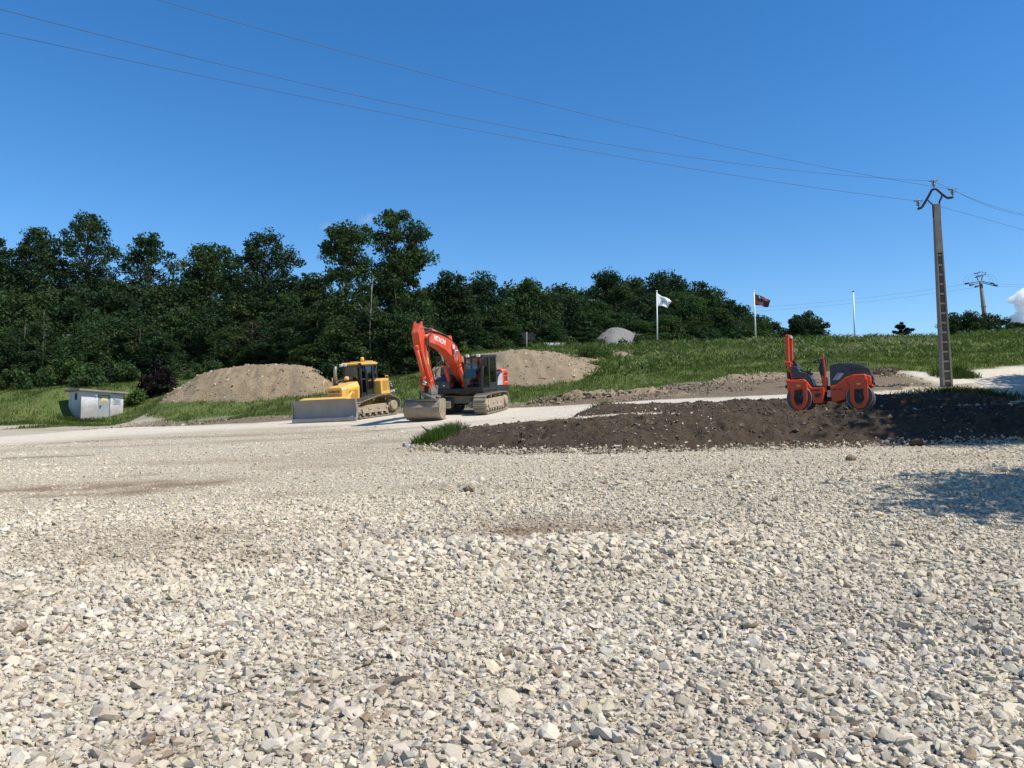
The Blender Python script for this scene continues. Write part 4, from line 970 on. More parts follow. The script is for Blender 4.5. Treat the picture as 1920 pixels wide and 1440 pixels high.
    # steering column and wheel
    MB().prism(P((752, 645), (775, 600), (790, 560), (850, 470), (872, 480), (880, 620), (850, 760), (840, 910), (812, 910), (800, 790)), -.16, .16).build('steering_column', M['black'], t, .02)
    sw = MB(); c = Vector((U(760, 525)[0], 0, U(760, 525)[1])); ax = Vector((-.32, 0, .95)).normalized(); e1 = Vector((0, 1, 0)); e2 = ax.cross(e1)
    pts = [c + (e1 * math.cos(k * math.pi / 12) + e2 * math.sin(k * math.pi / 12)) * .19 for k in range(25)]
    sw.tube(pts, .017, 6, cap=False)
    for k in range(3): sw.tube([c - ax * .03, c + (e1 * math.cos(k * 2.094) + e2 * math.sin(k * 2.094)) * .19], .014, 6)
    sw.tube([c, c - ax * .25], .03, 8).tube([c + ax * .0 + e1 * .1, c + ax * .08 + e1 * .1], .025, 8); sw.build('steering_wheel', M['black'], t)
    po = MB().prism(P((836, 455), (862, 455), (890, 700), (892, 1000), (868, 1000), (862, 700)), -.5, -.44).prism(P((830, 770), (862, 760), (870, 930), (830, 930)), -.45, .45)
    po.build('front_guard', M['orange_roller'], t, .01)
    # articulation
    ar = MB().cyl((-.02, 0, .3), (-.02, 0, .72), .11).span((-.2, -.2, .38), (.12, .2, .48)).span((-.2, -.2, .55), (.12, .2, .63)).tube([(-.2, -.35, .33), (.1, -.35, .33)], .03, 8).tube([(-.12, -.25, .66), (.02, -.3, .4), (.1, -.25, .36)], .02, 6)
    ar.build('articulation_joint', M['rubber'], t, .01)
    MB().span((-.08, -.37, .53), (.06, -.36, .56)).span((-.08, -.37, .43), (.05, -.36, .455)).span((-.07,-.36,.4),(.04,-.3,.6)).build('joint_lock_bar', M['white'], t)
    # front frame and hood
    fr = P((950, 925), (1040, 905), (1180, 805), (1290, 772), (1470, 765), (1560, 800), (1572, 930), (1500, 948), (1420, 930), (1290, 940), (1210, 1010), (1170, 1122), (1040, 1152), (972, 1140))
    fb = MB().prism(fr, -.54, .54).build('front_body', M['orange_roller'], t, .025)
    for s in (1, -1):
        MB().prism(P((1225, 850), (1290, 775), (1480, 770), (1510, 850), (1510, 960), (1440, 985), (1300, 985), (1260, 960)), s * .54, s * .68).build('yoke_cover', M['orange_roller'], fb, .02)
    lettering('lettering', 'HD 12', .06, M['black'], fb, ((1054-930)/530, -.546, (1275-972)/505), (1, 0, 0), (0, 0, 1), squash=1.3)
    hd = round_path(P((948, 930), (950, 640), (1000, 602), (1110, 590), (1280, 600), (1420, 625), (1540, 680), (1572, 760), (1570, 835), (1500, 800), (1440, 775), (1290, 772), (1180, 805), (1050, 900)), .03, 2)
    h = MB().prism(hd, -.46, .46); 
    hood = h.build('hood', M['grey_plastic'], t, .03)
    vv = MB()
    for k in range(3): vv.prism(P((1245 + k*62, 665 + k*9), (1288 + k*62, 668 + k*9), (1312 + k*58, 752 + k*2), (1270 + k*58, 752 + k*2)), -.462, -.468)
    vv.build('hood_vents', M['black'], hood)
    dc = MB().prism(P((985, 838), (1010, 838), (1090, 735), (1072, 735)), -.462, -.467).prism(P((1025, 835), (1085, 832), (1165, 745), (1100, 735)), -.462, -.467)
    dc.build('hood_stripes', M['light_grey'], hood)
    rg = MB().prism(P((1050, 600), (1100, 597), (1540, 690), (1552, 715), (1300, 650)), -.462, -.475); rg.build('hood_ridge', M['grey_plastic'], hood, .006)
    MB().span((1.2, -.3, .78), (1.24, .3, .95)).build('radiator_grille', M['black'], hood)
    for s in (1, -1): MB().box((U(1580, 880)[0], s * .4, U(1580, 880)[1]), (.05, .12, .1)).build('headlight', M['black'], fb, .01)
    return t

bulldozer(); excavator(); road_roller()
# ------------------------------------------------------------------ transformer hut set into the bank
def wall_material():
    m, nt, b = new_mat('stained_render'); co = objco(nt)
    n = noise(nt, 1.6, 6, .7, co); sep = nt.nodes.new('ShaderNodeSeparateXYZ'); nt.links.new(co, sep.inputs[0])
    low = rng_map(nt, mathn(nt, 'ADD', sep.outputs[2], mathn(nt, 'MULTIPLY', n, 2.5)), 1.9, 2.9, .85, 0)
    col = mix(nt, rng_map(nt, noise(nt, 7, 4, .6, co), .4, .7), (.62, .61, .6), (.52, .51, .5))
    col = mix(nt, low, col, (.25, .235, .215))
    col = mix(nt, rng_map(nt, noise(nt, 4, 5, .7, co), .6, .75, 0, .5), col, (.3, .28, .25))
    nt.links.new(col, b.inputs['Base Color']); b.inputs['Roughness'].default_value = .9
    bump(nt, b, noise(nt, 30, 4, .7, co), .2, .02)
    return m
def hut():
    pos = at(151, 788, 57.0); pos.z = Hs(pos.x, pos.y) + .06
    a = R(50); q = Matrix.Rotation(a, 3, 'Z').to_quaternion()
    t = empty('utility_hut', pos, 'small white rendered hut with grey metal door set into the grass bank', 'hut', None, q)
    # local: front wall along +x from the near left corner, body runs back along +y
    W, D, Hh = 2.95, 2.2, 2.12
    wm = wall_material()
    w = MB().span((0, 0, -.4), (1.15, .18, Hh)).span((2.02, 0, -.4), (W, .18, Hh - .1)).span((1.15, 0, 1.88), (2.02, .18, Hh)).span((0, .18, -.4), (.18, D, Hh)).span((W - .18, .18, -.4), (W, D, Hh - .1)).span((.18, D - .18, -.4), (W - .18, D, Hh))
    w.build('wall', wm, t)
    rf = MB().prism([(-.28, Hh + .0), (W + .22, Hh - .1), (W + .22, Hh + .03), (-.28, Hh + .15)], -.3, D + .15)
    rf.build('roof', M['concrete'], t, .012)
    MB().span((-.004, .7, 1.5), (.02, 1.15, 1.98)).build('side_vent', M['rubber'], t)
    dm = paint('grey_green_door', (.27, .31, .3), .5, (.23, .265, .26), (.33, .3, .26), .2, 3)
    d = MB().span((1.17, .05, -.05), (2.0, .1, 1.86)).span((1.2, .035, .0), (1.97, .05, 1.83))
    door = d.build('door', dm, t, .006)
    MB().span((1.28, -.0, .92), (1.34, .035, 1.12)).span((1.28, -.02, 1.06), (1.42, .0, 1.1)).build('handle', M['black'], door)
    sg = MB().span((1.4, .022, 1.36), (1.82, .034, 1.76)).build('warning_sign', paint('faded_yellow_sign', (.62, .55, .22), .5, (.7, .66, .4), None, 0, 5), door)
    MB().span((1.43, .016, 1.4), (1.79, .021, 1.46)).span((1.5, .016, 1.5), (1.72, .021, 1.53)).build('sign_text', paint('sign_red', (.45, .12, .08), .6), sg)
    pl = MB().span((2.2, -.02, 1.22), (2.78, -.002, 1.66)).build('notice_plate', paint('grey_blue_plate', (.33, .36, .41), .4, (.4, .42, .46), None, 0, 6), t)
    ln = MB()
    for k in range(4): ln.span((2.3, -.026, 1.3 + k * .075), (2.68 - .06 * (k % 2), -.021, 1.32 + k * .075))
    ln.span((2.24, -.026, 1.57), (2.3, -.021, 1.63)); ln.build('notice_text', M['black'], pl)
    MB().lathe((1.0, -.06, 1.87), [(.09, .06), (.13, .03), (.1, -.03)], 'y', 18).build('bulkhead_lamp', M['lamp'], t)
hut()

# ------------------------------------------------------------------ concrete power pole
def insulator(mb, p, up=1):
    p = Vector(p); mb.tube([p, p + Vector((0, 0, .12))], .022, 6)
    for k in range(3): mb.lathe(p + Vector((0, 0, .1 + k * .075)), [(.035, 0), (.1, .015), (.085, .045), (.035, .06)], 'z', 12)
    return p + Vector((0, 0, .33))
POLE = {}
def power_pole():
    b = at(1775, 726, 38.0); b.z = Hs(b.x, b.y) - .1
    top = at(1755, 383, 37.6)
    up = (top - b).normalized(); h = (top - b).length
    ang = R(-8)
    r = Vector((math.cos(ang), math.sin(ang), 0)); r = (r - up * r.dot(up)).normalized(); f = up.cross(r)
    q = Matrix((r, f, up)).transposed().to_quaternion()
    t = empty('power_pole', b, 'tall concrete power pole with rung recesses and a bent steel arm, at the road edge', 'power pole', None, q)
    m = MB(); n = 24; w0, w1, d0, d1 = .46, .27, .40, .25
    def W(z): return w0 + (w1 - w0) * z / h
    def Dp(z): return d0 + (d1 - d0) * z / h
    zr = h * .735
    for s in (1, -1):                                              # two flanges
        m.prism([(s * W(0) / 2, -Dp(0) / 2), (s * (W(0) / 2 - .085), -Dp(0) / 2), (s * (W(0) / 2 - .085), Dp(0) / 2), (s * W(0) / 2, Dp(0) / 2)], 0, zr, 'z',
                poly1=[(s * W(zr) / 2, -Dp(zr) / 2), (s * (W(zr) / 2 - .06), -Dp(zr) / 2), (s * (W(zr) / 2 - .06), Dp(zr) / 2), (s * W(zr) / 2, Dp(zr) / 2)])
    i0, i1 = W(0) / 2 - .085, W(zr) / 2 - .06
    m.prism([(-i0, -.03), (i0, -.03), (i0, .03), (-i0, .03)], 0, zr, 'z', poly1=[(-i1, -.025), (i1, -.025), (i1, .025), (-i1, .025)])   # web
    m.prism([(-W(zr) / 2, -Dp(zr) / 2), (W(zr) / 2, -Dp(zr) / 2), (W(zr) / 2, Dp(zr) / 2), (-W(zr) / 2, Dp(zr) / 2)], zr, h, 'z',
            poly1=[(-w1 / 2, -d1 / 2), (w1 / 2, -d1 / 2), (w1 / 2, d1 / 2), (-w1 / 2, d1 / 2)])
    for k in range(14):
        z = .42 + k * (zr - .55) / 13; i = W(z) / 2 - .075
        for s in (1, -1): m.span((-i, s * .028, z - .045), (i, s * (Dp(z) / 2 - .012), z + .045))
    m.build('shaft', M['concrete'], t, .008)
    # steel arm, drawn in the plane of the camera-facing pole side, about 22 mm to a photo pixel
    k = 37.8 / 1500
    A = lambda px, py, off=0.0: ((px - 1753.5) * k + (py - 383) * .0, off - .0, h - (py - 383) * k)
    st = MB()
    st.tube([A(1720.5, 389.5), A(1727, 387.5), A(1730, 384), A(1741, 367), A(1747, 356), A(1750, 354), A(1754, 353.5), A(1757, 355), A(1765, 364), A(1773, 371.5), A(1777, 373), A(1785, 372)], .058, 8)
    st.tube([A(1739, 372), A(1741, 376), A(1746, 381), A(1747.6, 384), A(1747.6, 408)], .035, 8)
    st.tube([A(1765.5, 364), A(1764, 371), A(1760, 378), A(1759.6, 384), A(1759.6, 406)], .045, 8)
    arm = st.build('steel_arm', M['galv'], t)
    tips = {}
    for nm, (px, py) in dict(left=(1722, 389), top=(1751.5, 353), right=(1784, 372)).items():
        ins = MB(); e = insulator(ins, Vector(A(px, py)) + Vector((0, 0, .04))); ins.tube([e + Vector((-.2, 0, .0)), e + Vector((.22, 0, .04))], .03, 6)
        ins.build('insulator', M['insul'], arm)
        tips[nm] = b + q.to_matrix() @ e
    return tips
TIPS = power_pole()
def wire(name, pts, r, label, cat, group=None):
    o = MB().tube(pts, r, 5, cap=False).build(name, M['wire'], None); return tag(o, label, cat, group)
def fit_wire(tip, d, pix, smax):
    """parabola through the insulator in the vertical plane along d that passes the given sight lines"""
    d = Vector((d[0], d[1], 0)).normalized(); rows, rhs = [], []
    for px, py in pix:
        rd = ray(px, py); o = Vector((0, 0, CAMZ))
        # o + k*rd = tip + s*d in plan
        A = np.array([[rd.x, -d.x], [rd.y, -d.y]]); kk, s = np.linalg.solve(A, [tip.x, tip.y])
        rows.append([s, s * s]); rhs.append(CAMZ + kk * rd.z - tip.z)
    (a, c), *_ = np.linalg.lstsq(np.array(rows), np.array(rhs), rcond=None)
    return [tip + d * s + Vector((0, 0, a * s + c * s * s)) for s in np.linspace(0, smax, 40)]
dL = (-.88, -.47)
for nm, pix, lb in (('left', [(1300,317),(1000,265),(640,195),(300,125),(60,76)], 'lowest of the three overhead wires, from the left end of the concrete pole arm'),
                    ('top', [(1600,332),(1300,297),(1000,245),(700,183),(330,100),(40,30)], 'middle overhead wire running from the apex of the concrete pole arm to the left'),
                    ('right', [(1640,335),(1400,283),(1100,213),(850,150),(560,75),(320,8)], 'uppermost overhead wire, from the right end of the concrete pole arm over the sky')):
    wire('overhead_wire', fit_wire(TIPS[nm], dL, pix, 62), .0075, lb, 'wire', None)
for nm, pix, lb in (('left', [(1820,403),(1860,414),(1918,431)], 'lower wire leaving the concrete pole arm towards the right edge'),
                    ('top', [(1800,365),(1860,384),(1918,402)], 'wire dropping from the apex of the pole arm towards the right edge'),
                    ('right', [(1820,375),(1860,387),(1918,404)], 'wire from the right arm end going towards the right edge')):
    wire('overhead_wire', fit_wire(TIPS[nm], (.8, .6), pix, 45), .0075, lb, 'wire', None)

# ------------------------------------------------------------------ distant line pole on the crest
def line_pole():
    Y = 118.0; k = Y / 1500; b = at(1842, 634, Y); 
    t = empty('line_pole', b, 'distant line pole with a cluster of insulators and looped wires on the crest', 'power pole')
    Z = lambda py: (634 - py) * k
    P = lambda px, py, y=0: ((px - 1831.5) * k, y, Z(py))
    m = MB()
    for s in (1, -1): m.prism([(1841.5 * 0 + s * .18, -.1), (s * .34, -.1), (s * .34, .1), (s * .18, .1)], -1, Z(536), 'z')
    m = MB()
    for s in (-1, 1):
        m.tube([((1841 - 1831.5) * k + s * .27, 0, -1), ((1832.5 - 1831.5) * k + s * .14, 0, Z(526))], [.17, .1], 4)
    m.tube([P(1840, 628), P(1832.5, 526)], [.22, .14], 4); m.box(P(1836, 573.5), (.75, .3, .1))
    sh = m.build('shaft', paint('dark_old_concrete', (.17, .155, .13), .9, (.1, .09, .08)), t)
    c = MB()
    for s in (-1, 1):
        c.tube([P(1831 + s * 3, 524), P(1831 + s * 6, 515)], .07, 6)
    c.tube([P(1818, 512.5, -.5), P(1836, 507, .6)], .07, 6); c.tube([P(1826, 517), P(1843, 512)], .07, 6); c.tube([P(1823, 516, -.6), P(1838, 515, .6)], .06, 6); c.tube([P(1826, 517, .5), P(1843, 511, .8)], .06, 6)
    for a_ in ((1801, 532, 1832, 525), (1809, 534.5, 1832, 528), (1819, 538, 1832, 533), (1833, 526, 1855, 530.5), (1834, 529, 1862, 535)):
        c.tube([P(a_[0], a_[1], -.3), P(a_[2], a_[3], 0)], .06, 6)
    c.build('cross_arms', M['galv'], t)
    for px, py in ((1822, 511), (1827, 510.5), (1832, 508), (1837, 508.5), (1842, 509.5)):
        ii = MB(); insulator(ii, P(px, py + 2)); ii.build('insulator', M['insul'], t)
    for (x0, y0, x1, y1) in ((1801, 531, 1808, 530), (1809, 534, 1816, 532.5), (1819, 537, 1826, 535), (1849, 529.5, 1855, 531), (1855, 533, 1862, 535)):
        MB().tube([P(x0, y0, -.3), P(x1, y1, -.3)], [.13, .13], 8).build('strain_insulator', M['galv'], t)
    lp = MB()
    for (x0, y0, cx, cy, x1, y1) in ((1818, 512, 1797, 516, 1801, 531), (1823, 514, 1805, 518, 1809, 534), (1830, 513, 1813, 520, 1816, 530), (1843, 511, 1867, 512, 1863, 534), (1842, 512, 1858, 514, 1855, 530), (1840, 513, 1853, 516, 1849, 528)):
        pts = [tuple(Vector(P(x0, y0)) * (1 - u) ** 2 + Vector(P(cx, cy)) * 2 * u * (1 - u) + Vector(P(x1, y1)) * u * u) for u in np.linspace(0, 1, 12)]
        lp.tube(pts, .011, 5)
    lp.build('jumper_loops', M['wire'], t)
    o = Vector(b)
    W_ = lambda px, py, y=0: o + Vector(P(px, py, y))
    for i, (s, e, lb) in enumerate((((1801, 532), (1380, 578), 'faint far wire from the distant line pole, upper one behind the flagpoles'), ((1819, 538), (1380, 585), 'faint far wire from the distant line pole, lower one behind the flagpoles'),
                       ((1855, 531), (2100, 524), 'faint far wire leaving the distant line pole to the right, upper one'), ((1862, 535), (2100, 531), 'faint far wire leaving the distant line pole to the right, lower one'))):
        p0 = W_(*s, -.3); p1 = at(*e, 150)
        pts = [p0.lerp(p1, u) + Vector((0, 0, -1.1 * 4 * u * (1 - u) * .5)) for u in np.linspace(0, 1, 16)]
        wire('far_wire', pts, .012, lb, 'wire')
line_pole()

# ------------------------------------------------------------------ flagpoles
def flagpole(px, ptop, pbot, pxb, Y, label, flag=None):
    b = at(pxb, pbot + 6, Y); top = at(px, ptop, Y)
    b.z = min(b.z, Hs(b.x, b.y)) - .2
    t = empty('flagpole', b, label, 'flagpole'); d = top - b
    MB().tube([(0, 0, 0), tuple(d)], [.09, .055], 10).build('mast', M['white'], t)
    MB().lathe(d, [(.06, -.03), (.1, .03), (.08, .09), (.02, .12)], 'z', 12).build('finial', M['galv'] if flag is None else M['white'], t)
    if flag is None: return
    k = Y / 1500; n, mrows = 26, 12; wpx, outline_top, outline_bot = flag['w'], flag['top'], flag['bot']
    V, Fq = [], []
    for j in range(n):
        u = j / (n - 1); x = u * wpx * k
        zt = np.interp(u, *zip(*outline_top)) * k; zb = np.interp(u, *zip(*outline_bot)) * k
        for i in range(mrows):
            v = i / (mrows - 1); yy = .22 * u * math.sin(u * 8 + v * 2.2 + flag['ph']) + .1 * u * math.sin(v * 6 - u * 5)
            V.append((.08 + x, yy, d.z - .1 - (zt * (1 - v) + zb * v)))
    for j in range(n - 1):
        for i in range(mrows - 1):
            a = j * mrows + i; Fq.append((a, a + 1, a + mrows + 1, a + mrows))
    o = np_mesh('flag', np.array(V) + np.array([d.x, 0, 0]), np.array(Fq).ravel(), 4, True)
    fo = link('flag', o, M[flag['m']]); fo.location = b; tag(fo, flag['label'], 'flag')
    m = fo.modifiers.new('cloth', 'SOLIDIFY'); m.thickness = .012
    # printed marks: thin strips riding on the cloth
    for s in flag['marks']:
        vs = []
        for (u, v) in s[0]:
            j = u * (n - 1); i = v * (mrows - 1); j0, i0 = min(int(j), n - 2), min(int(i), mrows - 2)
            p = [Vector(V[(j0 + a) * mrows + i0 + b_]) for a in (0, 1) for b_ in (0, 1)]; fj, fi_ = j - j0, i - i0
            q = (p[0] * (1 - fi_) + p[1] * fi_) * (1 - fj) + (p[2] * (1 - fi_) + p[3] * fi_) * fj
            vs.append(q + Vector((d.x, -.02, 0)))
        MB().tube(vs, s[1], 4).build('emblem', s[2], fo)
mk_grey = paint('flag_print_grey', (.45, .45, .5), .8); mk_pale = paint('flag_print_pale', (.3, .27, .27), .8)
curve = lambda cx, cy, rx, ry, a0, a1, n=9: [(cx + rx * math.cos(R(a0 + (a1 - a0) * k / (n - 1))), cy + ry * math.sin(R(a0 + (a1 - a0) * k / (n - 1)))) for k in range(n)]
flagpole(1231.5, 546.5, 641, 1232.5, 82, 'white flagpole flying the white flag beside the grey gravel heap',
         dict(w=26.5, top=[(0, 2), (.3, 7.5), (.65, 11), (.85, 12), (1, 16)], bot=[(0, 26), (.3, 26.5), (.6, 28), (.72, 29.5), (.78, 24), (1, 17.5)], ph=.4, m='flag_white', label='white flag with a faint grey print blowing to the right',
              marks=[([(.2, .75), (.35, .72), (.55, .7)], .03, mk_grey), ([(.22, .6), (.4, .5), (.55, .52)], .025, mk_grey), ([(.3, .4), (.4, .36), (.5, .4)], .03, mk_grey)]))
flagpole(1413.5, 546, 638, 1417.5, 82, 'white flagpole flying the dark maroon flag on the crest',
         dict(w=28.5, top=[(0, 2.5), (.3, 6.5), (.6, 9), (.9, 12), (1, 15)], bot=[(0, 25), (.3, 25.5), (.5, 25), (.6, 28), (.8, 29), (.88, 28.5), (1, 16)], ph=1.6, m='flag_dark', label='dark maroon flag with a pale round emblem blowing to the right',
              marks=[(curve(.45, .42, .12, .2, 150, 400), .035, mk_pale), ([(.38, .85), (.5, .62), (.62, .85)], .03, mk_pale), ([(.26, .14), (.33, .3)], .045, M['flag_white']), ([(.35, .95), (.6, .95)], .03, mk_pale)]))
flagpole(1600, 547.5, 634, 1603, 82, 'bare white flagpole without a flag, right of the two flying flags')

# ------------------------------------------------------------------ small roadside pieces on the crest
def signpost():
    b = at(987.5, 664, 78); k = 78 / 1500
    t = empty('signpost', b, 'grey direction signpost seen from behind above the stony earth heap', 'signpost')
    MB().tube([(0, 0, -.5), (0, 0, 42 * k)], .06, 8).build('post', M['concrete'], t)
    m = MB()
    for j in range(4): m.box((.12 + .04 * j, 0, (38.5 - j * 3.3) * k), (1.15, .05, .13))
    m.build('sign_panel', M['galv'], t)
signpost()
def low_barrier():
    b = at(1038, 650, 80); k = 80 / 1500
    t = empty('road_barrier', b, 'low white road barrier beyond the centre earth heap', 'barrier')
    m = MB().box((0, 0, .25), (2.0, .1, .26)); m.build('rail', M['white'], t, .03)
    for x in (-.8, 0, .8): MB().box((x, .1, -.2), (.1, .1, .8)).build('post', M['galv'], t)
low_barrier()
def road_barrier2():
    b = at(815, 662, 72)
    t = empty('road_barrier', b, 'pale grey guard rail glimpsed under the raised excavator boom', 'barrier')
    MB().box((0, 0, .2), (2.4, .1, .2)).build('rail', M['light_grey'], t, .02)
    for x in (-.9, .9): MB().box((x, .1, -.2), (.1, .1, .8)).build('post', M['galv'], t)
road_barrier2()
def street_lamp(px, py, Y, label):
    h = at(px, py, Y); g = Hs(h.x + 1.2, h.y); t = empty('street_lamp', (h.x + 1.2, h.y, g), label, 'street lamp'); H_ = h.z - g
    MB().tube([(0, 0, -.3), (0, 0, H_ - .3), (-.25, 0, H_ - .03), (-.8, 0, H_ + .02)], [.09, .06, .045, .04], 8).build('mast', M['galv'], t)
    MB().prism(round_path([(-1.6, H_ - .05), (-.7, H_ - .06), (-.7, H_ + .1), (-1.5, H_ + .06)], .04, 3), -.15, .15).build('lamp_head', M['light_grey'], t, .02)
street_lamp(132, 629, 74, 'street lamp head poking out of the dark trees above the hut')
street_lamp(1108, 563, 104, 'street lamp head poking out of the wood behind the grey gravel heap')

# blue scrap at the tip of the soil bank
def scrap():
    c = at(769, 838, 24.0); c.z = Hs(c.x, c.y) + .02; g = random.Random(4); V = []; n = 9
    for i in range(n):
        for j in range(5): V.append((c.x - .02 + (i / n - .5) * .42 + g.uniform(-.02, .02), c.y + (j - 2) * .05 + g.uniform(-.02, .02), c.z + .09 + .07 * math.sin(i * 1.3 + j) - i * .012 + g.uniform(-.02, .02)))
    Fq = [(i * 5 + j, i * 5 + j + 1, (i + 1) * 5 + j + 1, (i + 1) * 5 + j) for i in range(n - 1) for j in range(4)]
    o = link('plastic_sheet', np_mesh('plastic_sheet', V, np.array(Fq).ravel(), 4, True), paint('pale_blue_plastic', (.34, .42, .55), .4, (.42, .5, .6)))
    o.modifiers.new('thickness', 'SOLIDIFY').thickness = .008
    tag(o, 'crumpled pale blue plastic scrap at the tip of the dark soil bank', 'plastic scrap')
scrap()
# a few brown clods lying out on the stones
def clod(px, py, Y, r, label, seed, name='earth_clod', mat='clod'):
    c = at(px, py, Y); c.z = Hs(c.x, c.y) + r * .45; rn = random.Random(seed); bm = bmesh.new(); bmesh.ops.create_icosphere(bm, subdivisions=3, radius=r)
    for v in bm.verts:
        k = 1 + .3 * (float(fbm(np.array([v.co.x / r * 1.5 + seed]), np.array([v.co.y / r * 1.5 + v.co.z / r]), seed)[0])) + rn.uniform(-.05, .05)
        v.co *= k; v.co.z *= .7; v.co.x *= 1.25
    me = bpy.data.meshes.new(name); bm.to_mesh(me); bm.free(); o = link(name, me, M[mat]); o.location = c; o.rotation_euler = (0, 0, rn.uniform(0, 6)); tag(o, label, 'clod')
clod(1005, 790, 25.2, .26, 'large dark clod on the rim of the soil bank in front of the excavator', 1)
clod(998, 791, 25.6, .16, 'upright clod leaning on the large dark clod of the bank rim', 5)
clod(1045, 843, 20.9, .12, 'dark clod on the stones at the foot of the soil bank, left of centre', 2)
clod(1597, 908, 16.3, .1, 'lone brown clod on the gravel near the tree shadow tip', 3, 'earth_clod', 'clay')
clod(1720, 838, 18.9, .15, 'dark clod at the right foot of the soil bank', 4)
clod(880, 951, 13.9, .09, 'small brown clod lying out on the open gravel', 6, 'earth_clod', 'clay')

# ------------------------------------------------------------------ vegetation
def leaf_material(name, trans=.25):
    m = bpy.data.materials.new(name); m.use_nodes = True; nt = m.node_tree; nt.nodes.clear()
    out = nt.nodes.new('ShaderNodeOutputMaterial'); a = nt.nodes.new('ShaderNodeAttribute'); a.attribute_name = 'tint'
    d = nd(nt, 'ShaderNodeBsdfDiffuse', Roughness=.8); tr = nt.nodes.new('ShaderNodeBsdfTranslucent'); mx = nt.nodes.new('ShaderNodeMixShader'); mx.inputs[0].default_value = trans
    gl = nd(nt, 'ShaderNodeBsdfGlossy', Roughness=.6, Color=(.9, .95, .9, 1)); m2 = nt.nodes.new('ShaderNodeMixShader'); m2.inputs[0].default_value = .008
    nt.links.new(a.outputs['Color'], d.inputs[0]); 
    br = mix(nt, 1.0, a.outputs['Color'], (1.0, 1.25, .5), 'MULTIPLY'); nt.links.new(br, tr.inputs[0])
    nt.links.new(d.outputs[0], mx.inputs[1]); nt.links.new(tr.outputs[0], mx.inputs[2]); nt.links.new(mx.outputs[0], m2.inputs[1]); nt.links.new(gl.outputs[0], m2.inputs[2]); nt.links.new(m2.outputs[0], out.inputs[0])
    return m
M['leaf'] = leaf_material('tree_leaves'); M['blade'] = leaf_material('grass_blades', .3)
M['bark'] = paint('grey_bark', (.14, .12, .095), .9, (.09, .078, .06), None, 0, 4, 0, .3)
M['pale_bark'] = paint('pale_bark', (.3, .27, .22), .9, (.2, .175, .14), None, 0, 4, 0, .3)
M['bare_twigs'] = paint('dry_brown_twigs', (.06, .042, .035), .9)
GREENS = dict(dark=(.034, .062, .027), mid=(.05, .085, .03), olive=(.046, .072, .027), fresh=(.06, .1, .026), brown=(.05, .04, .026), purple=(.017, .012, .012))
def leaves_at(cent, rad, per, size, col, g, flat=.75, up=.5):
    """leaf quads in clumps; cent (n,3), rad (n), per leaves each"""
    n = len(cent); N = n * per; ci = np.repeat(np.arange(n), per)
    dirs = g.normal(0, 1, (N, 3)); dirs /= np.linalg.norm(dirs, axis=1)[:, None]
    rr = rad[ci] * g.uniform(.15, 1, N) ** .6
    P = cent[ci] + dirs * rr[:, None] * np.array([1, 1, flat])
    nrm = g.normal(0, 1, (N, 3)) + dirs * .6 + np.array([0, 0, up]); nrm /= np.linalg.norm(nrm, axis=1)[:, None]
    a = np.cross(nrm, g.normal(0, 1, (N, 3))); a /= np.linalg.norm(a, axis=1)[:, None]; b = np.cross(nrm, a)
    s = size * g.uniform(.55, 1.3, N)[:, None]; w = s * g.uniform(.4, .62, N)[:, None]
    q = np.stack([P - a * s, P + b * w - a * s * .1, P + a * s, P - b * w - a * s * .1], 1)
    cc = np.asarray(col) * (g.normal(1, .22, n).clip(.5, 1.6)[ci] * g.normal(1, .22, N).clip(.5, 1.8))[:, None]
    hue = (g.normal(0, .12, n)[ci] + g.normal(0, .06, N))[:, None]; cc = cc * (1 + hue * np.array([1.2, .2, -.3]))
    return q.reshape(-1, 3), np.repeat(np.clip(cc, .004, .4), 4, 0)
def crown_mesh(name, Q, Cc):
    me = np_mesh(name, Q, np.arange(len(Q)), 4, False); vattr(me, 'tint', Cc); me.materials.append(M['leaf']); return me
